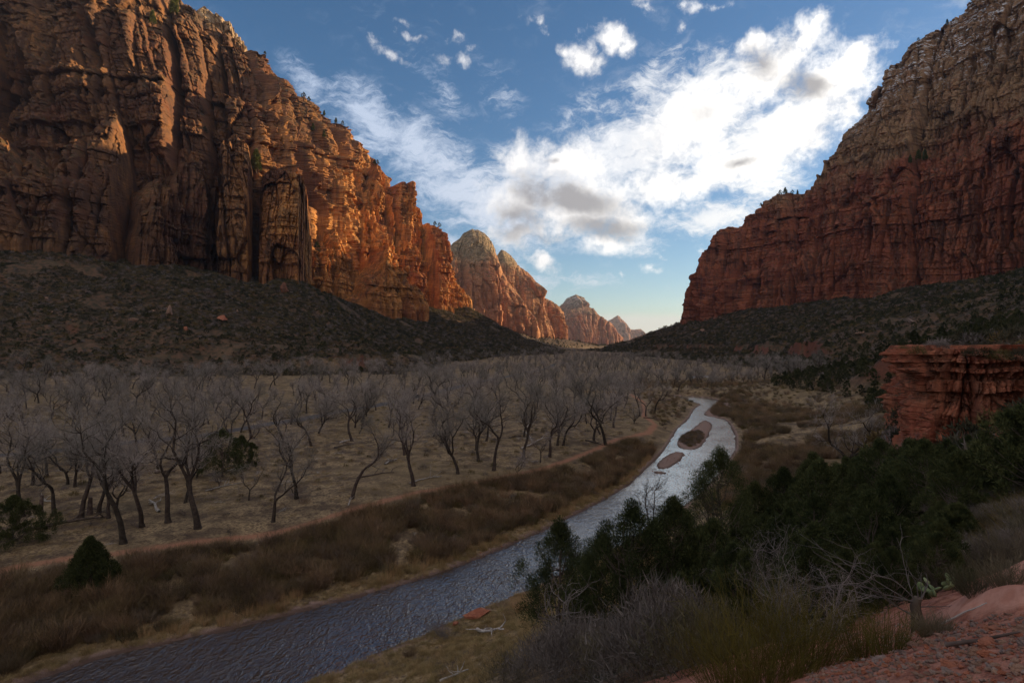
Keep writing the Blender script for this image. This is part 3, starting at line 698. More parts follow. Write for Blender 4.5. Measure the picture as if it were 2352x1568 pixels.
def build_world():
    w = bpy.data.worlds.new('World'); SC.world = w; w.use_nodes = True
    nt = w.node_tree; nt.nodes.clear(); g = G(nt)
    out = g.node('ShaderNodeOutputWorld'); bg = g.node('ShaderNodeBackground'); g.L.new(bg.outputs[0], out.inputs[0])
    sky = g.node('ShaderNodeTexSky', sky_type='NISHITA'); sky.sun_disc = False
    sky.sun_elevation = e; sky.sun_rotation = a
    sky.air_density = 1.0; sky.dust_density = 0.6; sky.ozone_density = 2.2; sky.altitude = 1300
    tc = g.node('ShaderNodeTexCoord').outputs['Generated']
    sp = g.node('ShaderNodeSeparateXYZ'); g.set(sp.inputs[0], tc)
    az = g.m('ARCTAN2', sp.outputs[0], sp.outputs[1])
    hyp = g.m('SQRT', g.m('ADD', g.m('POWER', sp.outputs[0], 2.0), g.m('POWER', sp.outputs[1], 2.0)))
    el = g.m('ARCTAN2', sp.outputs[2], hyp)
    cb = g.node('ShaderNodeCombineXYZ'); g.set(cb.inputs[0], az); g.set(cb.inputs[1], el)
    P = cb.outputs[0]                                   # azimuth, elevation in radians
    def ae(x, y):
        u, v = (x - CX) / F, -(y - CY) / F
        return math.atan2(u, 1), math.atan2(v, math.hypot(u, 1))
    wq = g.noise(P, 9.0, 4, 0.6, out=1)
    PW = g.vm('ADD', P, g.vm('SCALE', g.vm('SUBTRACT', wq, (0.5, 0.5, 0.5)), sc=0.05))
    wq2 = g.noise(P, 30.0, 3, 0.6, out=1)
    PW = g.vm('ADD', PW, g.vm('SCALE', g.vm('SUBTRACT', wq2, (0.5, 0.5, 0.5)), sc=0.022))
    def blobs(L, vec, k=1.0):
        acc = None
        for (cx, cy, rx, ry, rot, wt) in L:
            A, E = ae(cx, cy); A1, _ = ae(cx + 5, cy); _, E1 = ae(cx, cy - 5)
            mp = g.node('ShaderNodeMapping', vector_type='TEXTURE'); g.set(mp.inputs[0], vec)
            mp.inputs['Location'].default_value = (A, E, 0)
            mp.inputs['Rotation'].default_value = (0, 0, math.radians(rot))
            mp.inputs['Scale'].default_value = (rx * (A1 - A) / 5 * 1.0, ry * (E1 - E) / 5, 1)
            d = g.m('MULTIPLY_ADD', g.vm('LENGTH', mp.outputs[0], out=1), -wt, wt)
            acc = d if acc is None else g.m('SMOOTH_MAX', acc, d, 0.12)
        return acc
    CUM = [(1330,470,200,95,-5,1),(1195,372,60,62,0,.9),(1300,365,110,60,0,.9),(1190,470,95,70,0,.9),(1430,500,100,70,0,.9),(1200,535,110,32,0,.8),(1520,430,120,60,0,.9),(1600,435,90,42,0,.8),(1250,600,48,26,-35,.9),(1390,556,90,32,0,.8),
           (1780,160,130,80,20,1),(1850,88,50,60,-50,.9),(1900,200,130,95,0,1),(1965,150,62,52,35,.9),(1875,46,20,30,-20,.8),(1700,385,150,60,5,.9),(1850,290,150,90,25,1),(1560,300,200,110,15,.8),(1950,260,50,60,0,.8),(1740,105,60,40,20,.9),
           (1340,135,60,46,15,.95),(1300,120,22,22,0,.8),(1410,88,46,34,-20,.9),(1442,110,20,22,0,.8)]
    WISP = [(1240,50,28,22,-20,.8),(1482,8,32,22,-20,.9),(1600,8,60,20,-10,.9),(1670,12,30,10,0,.7),(895,116,50,16,-12,.95),(870,100,20,14,0,.8),(950,80,42,13,-10,.95),(925,48,22,12,0,.7),
            (1015,140,22,26,20,.7),(1068,142,32,18,-20,.8),(1082,118,16,16,0,.8),(1045,80,26,18,20,.6),(1500,618,36,14,-15,.95),(1423,631,13,9,0,.8),(1455,632,7,5,0,.8),(1608,580,26,18,0,.8),(1530,595,18,8,-30,.7),(1640,560,20,16,0,.6),(1565,50,16,14,0,.7),(1345,60,30,14,0,.4)]
    CIR = [(760,215,130,50,-28,.7),(720,190,120,60,-28,.8),(860,280,200,100,-28,1.1),(980,360,200,110,-28,1.2),(1100,460,260,130,-25,1.3),(1250,420,260,120,0,1.3),(1450,350,300,140,15,1.2),(1600,260,280,150,20,1.3),(1750,330,260,140,25,1.2),(1650,500,200,70,12,1.1),
           (1100,600,260,60,-20,1.1),(1450,560,200,50,0,.7),(1500,180,160,60,25,.8),(1350,250,160,60,20,.55),(1000,200,220,80,-40,.42),(1150,230,140,90,-60,.4),(1300,640,240,40,0,.45),(1780,420,130,50,15,1.)]
    # cumulus
    fb = g.noise(P, 11.0, 8, 0.62, 0.15); fb2 = g.noise(P, 42.0, 6, 0.66, 0.2)
    cum = blobs(CUM, PW)
    dc = g.m('ADD', cum, g.m('ADD', g.m('MULTIPLY', g.m('SUBTRACT', fb, 0.5), 1.5), g.m('MULTIPLY', g.m('SUBTRACT', fb2, 0.5), 1.3)))
    ac = g.ss(dc, -0.16, 0.78)
    wsp = blobs(WISP, PW)
    aw = g.ss(g.m('ADD', g.m('MULTIPLY', wsp, 0.8), g.m('MULTIPLY', g.m('SUBTRACT', fb2, 0.5), 2.6)), 0.02, 1.25)
    # cirrus veil: fine drawn-out fibres
    mp = g.node('ShaderNodeMapping'); g.set(mp.inputs[0], PW); mp.inputs['Rotation'].default_value = (0, 0, math.radians(-22)); mp.inputs['Scale'].default_value = (1.0, 2.6, 1)
    f1 = g.noise(mp.outputs[0], 13, 8, 0.66, 0.5); f2 = g.noise(mp.outputs[0], 60, 6, 0.7, 0.3); f3 = g.noise(P, 5.0, 4, 0.6)
    cm = g.m('MINIMUM', g.m('MAXIMUM', blobs(CIR, P), 0.0), 1.0)
    tex = g.m('ADD', g.m('MULTIPLY', f1, 0.75), g.m('MULTIPLY', f2, 0.35))
    ai = g.m('MULTIPLY', g.ss(g.m('ADD', g.m('MULTIPLY', cm, 0.95), g.m('MULTIPLY', g.m('SUBTRACT', tex, 0.55), 2.9)), 0.10, 1.05), g.ss(cm, 0.0, 0.35))
    ai = g.m('MULTIPLY', ai, 0.92)
    # faint high wisps everywhere
    fw = g.m('MULTIPLY', g.ss(f1, 0.50, 0.80), g.m('MULTIPLY', g.ss(f3, 0.40, 0.66), 0.28))
    ai = g.m('MAXIMUM', ai, fw)
    # added unseen overcast behind and above the viewer, fill light for the shade
    back = g.ss(g.m('ABSOLUTE', az), 1.0, 1.7)
    over = g.ss(el, 0.75, 1.2)
    ab = g.m('MULTIPLY', g.m('MAXIMUM', back, over), g.ss(g.noise(P, 2.2, 3, 0.6), 0.30, 0.55))
    ai = g.m('MAXIMUM', ai, g.m('MULTIPLY', ab, 0.37))
    # band on the horizon
    band = g.m('MULTIPLY', g.ss(g.m('ADD', el, g.m('MULTIPLY', g.m('SUBTRACT', fb, 0.5), 0.02)), 0.052, 0.036), g.ss(el, -0.01, 0.012))
    # shading of the cumulus: grey bellies
    GREY = [(1310,452,190,52,-14,1.3),(1240,440,100,70,0,1.2),(1390,520,140,44,-5,1.2),(1190,510,90,70,0,1.1),(1270,365,22,14,0,.7),(1850,198,90,48,-15,1.3),(1750,150,60,70,50,1.0),(1700,378,50,22,0,.9),(1800,110,40,40,0,.5),(1240,545,120,28,0,.7),(1620,250,90,50,0,.35)]
    gy = g.ss(g.m('ADD', blobs(GREY, PW), g.m('MULTIPLY', g.m('SUBTRACT', fb, 0.5), 1.0)), 0.0, 0.95)
    # glow towards the sun on the right
    toward = g.ss(az, -0.35, 0.65)
    white = g.mix(toward, (0.55, 0.54, 0.55), (0.84, 0.81, 0.77))
    white = g.mix(g.m('MULTIPLY', g.ss(g.m('ADD', g.m('MULTIPLY', fb, 0.7), g.m('MULTIPLY', fb2, 0.45)), 0.62, 0.42), 0.55), white, g.mix(toward, (0.38, 0.38, 0.41), (0.42, 0.405, 0.41)))
    grey = g.mix(toward, (0.19, 0.185, 0.20), (0.235, 0.225, 0.23))
    cumc = g.mix(g.m('MULTIPLY', gy, 0.95), white, grey)
    circ = g.mix(toward, (0.33, 0.385, 0.49), (0.69, 0.67, 0.64))
    circ = g.mix(g.m('MAXIMUM', back, over), circ, (1.05, 0.86, 0.68))      # added fill clouds, tinted warm to offset the blue sky
    skyc = g.vm('SCALE', sky.outputs[0], sc=SKY_STR)
    # deepen the blue away from the sun, as the dry air at this height does
    hs = g.node('ShaderNodeHueSaturation'); g.set(hs.inputs['Color'], skyc); hs.inputs['Saturation'].default_value = 1.20
    c = g.mix(ai, hs.outputs[0], circ)
    c = g.mix(g.m('MULTIPLY', aw, 0.85), c, white)
    c = g.mix(ac, c, cumc)
    c = g.mix(g.m('MULTIPLY', band, 0.7), c, (0.50, 0.46, 0.44))
    g.set(bg.inputs[0], c); bg.inputs[1].default_value = 1.0
    w.cycles.sampling_method = 'MANUAL'; w.cycles.sample_map_resolution = 512
SKY_STR = 0.076
build_world()
SC.view_settings.view_transform = 'Standard'; SC.view_settings.look = 'None'
SC.view_settings.exposure = 0.86; SC.view_settings.gamma = 1.0; SC.view_settings.use_curve_mapping = False
SC.cycles.max_bounces = 5; SC.cycles.diffuse_bounces = 2; SC.cycles.glossy_bounces = 2; SC.cycles.transparent_max_bounces = 4
SC.cycles.caustics_reflective = False; SC.cycles.caustics_refractive = False
SC.cycles.volume_bounces = 0
# ================================================================ PLANT AND ROCK SHAPES
M_BARK = simple_mat('cottonwood_bark', (0.040, 0.029, 0.024), (0.080, 0.060, 0.048), 2.0, bump=0.05)
M_TWIG = simple_mat('bare_twigs', (0.20, 0.17, 0.15), (0.34, 0.295, 0.26), 0.3, rnd_amt=0.36)
M_DEAD = simple_mat('bleached_wood', (0.30, 0.26, 0.23), (0.52, 0.47, 0.42), 3.0)
M_BARE = simple_mat('bare_grey_branches', (0.12, 0.10, 0.095), (0.22, 0.19, 0.175), 3.0)
M_DARKLOG = simple_mat('weathered_log', (0.07, 0.05, 0.04), (0.16, 0.12, 0.10), 3.0)
M_JUN = simple_mat('juniper_green', (0.022, 0.032, 0.012), (0.085, 0.092, 0.032), 5.0, rnd_amt=0.25)
M_JUN2 = simple_mat('hill_juniper_green', (0.024, 0.032, 0.014), (0.082, 0.080, 0.032), 0.9, rnd_amt=0.35)
M_PINE = simple_mat('pine_green', (0.045, 0.060, 0.018), (0.11, 0.115, 0.03), 0.8)
M_JBARK = simple_mat('juniper_bark', (0.09, 0.065, 0.05), (0.17, 0.13, 0.105), 4.0)
M_WILLOW = simple_mat('willow_brown', (0.11, 0.075, 0.046), (0.20, 0.14, 0.085), 0.25, rnd_amt=0.35)
M_WILL2 = simple_mat('willow_grey', (0.13, 0.095, 0.07), (0.24, 0.185, 0.14), 0.25, rnd_amt=0.35)
M_WILL3 = simple_mat('willow_rust', (0.15, 0.095, 0.05), (0.27, 0.18, 0.095), 0.25, rnd_amt=0.35)
M_REED = simple_mat('reed_straw', (0.30, 0.19, 0.09), (0.46, 0.32, 0.16), 0.5, rnd_amt=0.25)
M_SCRUB = simple_mat('hill_scrub', (0.036, 0.038, 0.020), (0.095, 0.078, 0.050), 0.06, rnd_amt=0.5)
M_OLIVE = simple_mat('olive_scrub', (0.10, 0.075, 0.03), (0.17, 0.125, 0.05), 0.2, rnd_amt=0.3)
M_GREY = simple_mat('grey_scrub', (0.12, 0.095, 0.085), (0.21, 0.175, 0.16), 0.8, rnd_amt=0.3)
M_SAGE = simple_mat('sagebrush', (0.085, 0.072, 0.042), (0.17, 0.14, 0.09), 1.2, rnd_amt=0.3)
M_EPH = simple_mat('ephedra_green', (0.075, 0.062, 0.014), (0.15, 0.115, 0.026), 2.0, rnd_amt=0.25)
M_GRASS = simple_mat('dry_grass', (0.22, 0.155, 0.07), (0.40, 0.30, 0.145), 1.0, rnd_amt=0.3)
M_CACT = simple_mat('cactus_green', (0.10, 0.14, 0.06), (0.20, 0.24, 0.12), 5.0, rough=0.6)
M_BOULD = rock_mat('boulder_tan', (0.27, 0.16, 0.115), (0.35, 0.215, 0.15), varnish=0.15, size=0.05, veg=0)
M_BRED = rock_mat('boulder_red', (0.33, 0.11, 0.065), (0.42, 0.17, 0.10), varnish=0.2, size=0.03, veg=0)
M_CRAG = rock_mat('crag_red', (0.17, 0.065, 0.042), (0.27, 0.11, 0.06), varnish=0.6, size=0.25, veg=0.3)
M_BGREY = rock_mat('boulder_grey', (0.24, 0.17, 0.145), (0.34, 0.255, 0.215), varnish=0.2, size=0.05, veg=0)

def unit(v): return v / (np.linalg.norm(v, axis=-1, keepdims=True) + 1e-9)

def ribbons(acc, p0, d, L, w, curl=0.25, up=0.15, seg=2, rg=None):
    """many thin curved blades at once"""
    n = len(p0); side = unit(np.cross(d, rg.normal(size=(n, 3))))
    pts = [p0]; cur = p0; dd = d
    for k in range(seg):
        dd = unit(dd + rg.normal(size=(n, 3)) * curl + np.array([0, 0, up]))
        cur = cur + dd * (L / seg)[:, None]; pts.append(cur)
    V = []
    for k in range(seg):
        ww = (w * (1 - k / seg * 0.8))[:, None]
        V += [pts[k] - side * ww / 2, pts[k] + side * ww / 2]
    V.append(pts[-1])
    m = 2 * seg + 1
    arr = np.stack(V, 1).reshape(-1, 3)
    o = (np.arange(n) * m)[:, None]
    if seg > 1:
        q = np.concatenate([np.array([[2*k, 2*k+1, 2*k+3, 2*k+2]]) + o for k in range(seg - 1)]) if seg > 1 else None
    base = acc.n
    acc.add(arr, np.array([[2*seg-2, 2*seg-1, 2*seg]]) + o)
    if seg > 1:
        acc.f[4].append(q + base)

def cottonwood(seed, h=16.0, forks=3, lean=0.0, spread=1.0, dens=1.0, trunk=0.30, tw=0.036, thick=1.0):
    rg = np.random.default_rng(seed); T = Acc(); C = Acc()
    ends = []
    def limb(p, d, L, r, lev):
        n = {0: 7, 1: 8, 2: 6, 3: 5}[lev]
        pts = [p]; rad = [r]; dd = d.copy()
        for k in range(n):
            dd = unit(dd + rg.normal(size=3) * (0.09, 0.25, 0.27, 0.24)[lev] + np.array([0, 0, (0.03, 0.10, 0.07, 0.08)[lev]]))
            p = p + dd * L / n; pts.append(p); rad.append(r * (1 - (0.35, 0.62, 0.7, 0.75)[lev] * (k + 1) / n))
        if lev == 0:
            rad[0] *= 1.55; rad[1] *= 1.08
        (tube(T, pts, rad, (8, 6, 5, 4)[lev]) if lev < 3 else tube(C, pts, np.array(rad) * 1.1, 3, False))
        return pts, rad, dd
    d0 = unit(np.array([lean * 1.0, lean * 0.2, 1.0]))
    H0 = h * trunk * rg.uniform(0.8, 1.15)
    tp, tr, td = limb(np.zeros(3) - np.array([0, 0, 0.3]), d0, H0, h * 0.0225 * thick, 0)
    a0 = rg.uniform(0, 6.28)
    for i in range(forks):
        az = a0 + i * 6.283 / forks + rg.normal() * 0.35
        tl = rg.uniform(0.35, 0.75) * spread
        d = unit(td * 1.0 + np.array([math.cos(az) * tl, math.sin(az) * tl, 0]))
        bp = tp[-1] if i < 2 or rg.random() < .5 else tp[-2]
        p1, r1, d1 = limb(bp, d, h * rg.uniform(0.42, 0.58), tr[-1] * (0.80 if i else 0.9), 1)
        for k in list(range(2, len(p1))) + [len(p1) - 1] * 2:
            az2 = rg.uniform(0, 6.28); loc = unit(p1[min(k, len(p1) - 1)] - p1[max(k - 1, 0)])
            for _ in range(1 + (rg.random() < 0.35)):
                sd = unit(rg.normal(size=3)); d2 = unit(loc * 0.75 + sd * 0.9 * spread + np.array([0, 0, 0.15]))
                p2, r2, _ = limb(p1[k], d2, h * rg.uniform(0.14, 0.27), max(r1[k] * 0.5, 0.03), 2)
                for q in range(1, len(p2)):
                    for _ in range(2):
                        l2 = unit(p2[q] - p2[q - 1]); d3 = unit(l2 * 0.7 + unit(rg.normal(size=3)) * 0.95 + np.array([0, 0, 0.25]))
                        p3, r3, _ = limb(p2[q], d3, h * rg.uniform(0.06, 0.12), max(r2[q] * 0.4, 0.014), 3)
                        ends.append((np.array(p3), d3))
    P = []; D = []
    for p3, d3 in ends:
        m = max(2, int(4.2 * dens)); k = rg.integers(1, len(p3), m)
        P.append(p3[k]); D.append(unit(d3 * 0.6 + rg.normal(size=(m, 3)) * 0.6 + np.array([0, 0, 0.35])))
    P = np.concatenate(P); D = np.concatenate(D)
    ribbons(C, P, D, rg.uniform(0.6, 1.5, len(P)) * h / 16, np.full(len(P), tw), seg=2, rg=rg)
    return T, C

def juniper(seed, h=6.0, w=0.34, n=110, leaf=0.075, per=230, stem=True, flame=1.0, low=0.06, ragged=0.3, cone=False):
    rg = np.random.default_rng(seed); T = Acc(); C = Acc()
    ns = rg.integers(1, 4)
    for i in range(ns):
        a = rg.uniform(0, 6.28); top = np.array([math.cos(a) * h * .08 * i, math.sin(a) * h * .08 * i, h * rg.uniform(.75, .93)])
        t = np.linspace(0, 1, 8)[:, None]
        pts = t * top + np.concatenate([[np.zeros(3)], rg.normal(size=(7, 3)) * h * 0.012]) - np.array([0, 0, 0.3]) * (1 - t)
        tube(T, pts, h * 0.022 * (1 - 0.85 * t[:, 0]) / (1 + .4 * i), 6)
    ths = []
    lobes = [(rg.uniform(0, 6.28), rg.uniform(0.3, 1)) for _ in range(5)]
    for k in range(n):
        u = rg.uniform(low, 1.0) ** 0.9; a = rg.uniform(0, 6.28)
        rr = w * h * (math.sin(math.pi * min(1, (u * 0.86 + 0.14)) ** 0.75) ** 0.75) * (1 + ragged * math.cos(2 * (a - lobes[0][0])) * .6 + ragged * math.cos(3 * a + 9 * u) * .5)
        if u > 0.9: rr *= 0.5
        if cone: rr = w * h * (1 - u) ** 0.85 * 1.15
        rf = rg.uniform(0.35, 1.08) ** 0.6
        c = np.array([math.cos(a) * rr * rf, math.sin(a) * rr * rf, u * h * 0.97])
        # limb to the clump
        s = np.array([0, 0, max(0.1 * h, c[2] - rr * 0.8)])
        mid = (s + c) / 2 + np.array([0, 0, -0.06 * h]) * rf
        if k % 2 == 0: tube(T, [s, mid, c], [h * .006, h * .0045, h * .002], 4, False)
        m = int(per * rg.uniform(0.6, 1.3)); sz = h * rg.uniform(0.045, 0.085)
        q = unit(rg.normal(size=(m, 3))) * (rg.random((m, 1)) ** 0.45) * sz
        q[:, 2] *= 1.5 * flame
        q *= (1 - 0.35 * np.clip(q[:, 2:3] / (1.5 * sz), 0, 1)) 
        out = np.array([math.cos(a), math.sin(a), 0.0]) * 0.45
        p = c + q; d = unit(q * 0.8 / sz + out + np.array([0, 0, 0.9 * flame]) + rg.normal(size=(m, 3)) * 0.35)
        ribbons(C, p, d, rg.uniform(0.7, 1.7, m) * leaf * 1.9, rg.uniform(0.6, 1.2, m) * leaf * 0.8, seg=1, rg=rg)
    return T, C

def bush(seed, r=1.0, h=1.2, n=120, blade=0.35, w=0.12, up=0.4, curl=0.3, dome=True):
    rg = np.random.default_rng(seed); C = Acc()
    a = rg.uniform(0, 6.28, n); u = rg.random(n)
    el = np.arcsin(rg.random(n) ** 0.8)
    lump = 1 + 0.28 * np.cos(3 * a + seed) + 0.2 * np.cos(5 * a + 2 * seed)
    R = (0.55 + 0.5 * u) * lump
    p = np.stack([np.cos(a) * np.cos(el) * r * R, np.sin(a) * np.cos(el) * r * R, np.sin(el) * h * (0.5 + 0.5 * u) - 0.05], -1)
    d = unit(unit(p + 1e-3) * 0.7 + rg.normal(size=(n, 3)) * 0.55 + np.array([0, 0, up]))
    ribbons(C, p, d, rg.uniform(0.5, 1.3, n) * blade, rg.uniform(0.6, 1.3, n) * w, curl=curl, seg=1, rg=rg)
    return C

def broom(seed, h=1.8, r=0.5, n=110, w=0.022, spread=0.5, twigs=2, seg=3, curl=0.09):
    """upright stems fanning from the foot, each with side twigs"""
    rg = np.random.default_rng(seed); C = Acc()
    a = rg.uniform(0, 6.28, n); q = rg.random(n) ** 0.5
    p = np.stack([np.cos(a) * r * q, np.sin(a) * r * q, np.zeros(n) - 0.05], -1)
    d = unit(np.stack([np.cos(a) * spread * q, np.sin(a) * spread * q, np.ones(n)], -1) + rg.normal(size=(n, 3)) * 0.10)
    L = h * rg.uniform(0.55, 1.1, n)
    ribbons(C, p, d, L, np.full(n, w), curl=curl, up=0.04, seg=seg, rg=rg)
    for _ in range(twigs):
        t = rg.uniform(0.3, 0.9, n)[:, None]
        ribbons(C, p + d * L[:, None] * t, unit(d + rg.normal(size=(n, 3)) * 0.45), L * 0.35, np.full(n, w * 0.7), seg=2, rg=rg)
    return C

def twiggy(seed, h=2.5, n0=7, w=0.02, spread=0.8, levels=3):
    """bare shrub with forking crooked branches"""
    rg = np.random.default_rng(seed); T = Acc()
    def go(p, d, L, r, lev):
        n = 5; pts = [p]
        for k in range(n):
            d = unit(d + rg.normal(size=3) * 0.22 + np.array([0, 0, 0.04])); p = p + d * L / n; pts.append(p)
        tube(T, pts, np.linspace(r, r * 0.4, n + 1), 4 if lev < 2 else 3, False)
        if lev < levels:
            for k in range(1, n + 1):
                for _ in range(1 if lev else 2):
                    go(pts[k], unit(d * 0.6 + rg.normal(size=3) * 0.6), L * rg.uniform(0.35, 0.6), r * 0.5, lev + 1)
    for i in range(n0):
        a = i * 6.28 / n0 + rg.normal() * 0.3
        go(np.array([0, 0, -0.05]), unit(np.array([math.cos(a) * spread, math.sin(a) * spread, 1.0])), h * rg.uniform(0.5, 0.75), w, 0)
    return T

def boulder_mesh(name, seed, dims, mat, rough=0.22, cuts=15):
    import bmesh
    rg = np.random.default_rng(seed); bm = bmesh.new(); bmesh.ops.create_icosphere(bm, subdivisions=5, radius=1.0)
    me = bpy.data.meshes.new(name); bm.to_mesh(me); bm.free()
    v = np.empty(len(me.vertices) * 3, np.float32); me.vertices.foreach_get('co', v); v = v.reshape(-1, 3).astype(float)
    for _ in range(cuts):                      # flat fracture planes
        nrm = unit(rg.normal(size=3)); dd = rg.uniform(0.30, 0.72); ex = v @ nrm - dd
        v -= np.clip(ex, 0, None)[:, None] * nrm
    v *= (1 + rough * 0.4 * fbm(v[:, 0] * 2, v[:, 1] * 2, v[:, 2] * 2 + seed, 4, seed))[:, None]
    v += 0.03 * np.round(fbm(v[:, 0] * 1, v[:, 1] * 1, v[:, 2] * 7, 2, seed + 4)[:, None] * 3) * np.array([1, 1, 0])
    v *= np.array(dims) / 2
    v[:, 2] += dims[2] * 0.28
    me.vertices.foreach_set('co', v.astype(np.float32).ravel()); me.update()
    me.polygons.foreach_set('use_smooth', np.ones(len(me.polygons), bool))
    try: me.set_sharp_from_angle(angle=math.radians(30))
    except Exception: pass
    me.materials.append(mat); return me

# ---- scattered masses: one object whose points carry copies of hidden shapes
def scatter_obj(name, pos, rot, scl, meshes, kind='stuff', label=None, cat=None):
    colx = bpy.data.collections.new(name + '_shapes')
    for i, me in enumerate(meshes):
        colx.objects.link(bpy.data.objects.new(name + '_shape', me))
    n = len(pos)
    me = bpy.data.meshes.new(name); me.vertices.add(n); me.vertices.foreach_set('co', np.asarray(pos, np.float32).ravel())
    a = me.attributes.new('rotz', 'FLOAT', 'POINT'); a.data.foreach_set('value', np.asarray(rot, np.float32))
    a = me.attributes.new('scl', 'FLOAT', 'POINT'); a.data.foreach_set('value', np.asarray(scl, np.float32))
    a = me.attributes.new('pick', 'INT', 'POINT'); a.data.foreach_set('value', np.random.default_rng(n).integers(0, len(meshes), n).astype(np.int32))
    o = link(name, me)
    nt = bpy.data.node_groups.new(name, 'GeometryNodeTree'); nt.is_modifier = True
    nt.interface.new_socket('Geometry', in_out='INPUT', socket_type='NodeSocketGeometry')
    nt.interface.new_socket('Geometry', in_out='OUTPUT', socket_type='NodeSocketGeometry')
    N = nt.nodes; L = nt.links
    gi = N.new('NodeGroupInput'); go = N.new('NodeGroupOutput'); ip = N.new('GeometryNodeInstanceOnPoints'); ci = N.new('GeometryNodeCollectionInfo')
    ci.inputs['Collection'].default_value = colx; ci.inputs['Separate Children'].default_value = True; ci.inputs['Reset Children'].default_value = True
    def na(nm, t='FLOAT'):
        q = N.new('GeometryNodeInputNamedAttribute'); q.data_type = t; q.inputs['Name'].default_value = nm; return q.outputs[0]
    cx = N.new('ShaderNodeCombineXYZ'); L.new(na('rotz'), cx.inputs[2])
    L.new(gi.outputs[0], ip.inputs['Points']); L.new(ci.outputs[0], ip.inputs['Instance']); ip.inputs['Pick Instance'].default_value = True
    L.new(na('pick', 'INT'), ip.inputs['Instance Index']); L.new(cx.outputs[0], ip.inputs['Rotation']); L.new(na('scl'), ip.inputs['Scale'])
    L.new(ip.outputs[0], go.inputs[0])
    md = o.modifiers.new('scatter', 'NODES'); md.node_group = nt
    tag(o, label, cat, kind=kind)
    return o

def thing(name, label, cat, loc, rotz=0.0, scale=1.0, group=None):
    o = bpy.data.objects.new(name, None); COL.objects.link(o); o.empty_display_size = 0.5
    o.location = [float(c) for c in loc]; o.rotation_euler = (0, 0, rotz); o.scale = (scale,) * 3
    return tag(o, label, cat, group)

def plant(kind, tm, label, cat, loc, rotz=0, scale=1.0, group=None, parts=('trunk', 'crown')):
    """a thing with copies of the template's part meshes"""
    t = thing(kind, label, cat, loc, rotz, scale, group)
    for nm, me in zip(parts, tm):
        if me: link(nm, me, t)
    return t

def tree_tm(fn, mt, mc, *a, **k):
    T, C = fn(*a, **k)
    return (T.mesh('trunk', mt, True), C.mesh('crown', mc))
# ================================================================ PLANTING
def gpos(x, y): # photo position -> ground
    return hit(x, y)
def gz1(X, Y): return float(ground_z(np.array([X]), np.array([Y]))[0])
def depth_pos(x, Y):
    X = (x - CX) / F * Y; return np.array([X, Y, gz1(X, Y)])

# --- cottonwoods -------------------------------------------------------------
CW = [tree_tm(cottonwood, M_BARK, M_TWIG, 100 + i, 16.0, f, ln, sp, 1.0, tr) for i, (f, ln, sp, tr) in enumerate(
      [(3, 0.05, 1.0, .30), (2, 0.12, 1.1, .36), (3, -0.1, 1.2, .26), (4, 0.0, 0.9, .30), (2, 0.3, 1.1, .33), (3, 0.15, 0.8, .40), (2, -0.05, 1.25, .22), (3, 0.0, 1.0, .35),
       (4, -0.2, 1.3, .20), (2, 0.2, 0.7, .45), (3, -0.3, 1.0, .30), (5, 0.0, 1.15, .16)])]
TREES = []   # (X, Y) already planted
def cw(x, y, hpx, v, label, lean=0, rot=None):
    p = gpos(x, y) if x < 1900 else depth_pos(x, 112); h = hpx / F * p[1]
    TREES.append((p[0], p[1]))
    rot = (len(TREES) * 2.4) % 6.28 if rot is None else rot
    return plant('cottonwood_tree', CW[v], label, 'tree', p - [0, 0, 0.1], rot, h / 15.0, 'bare cottonwoods on the valley floor')
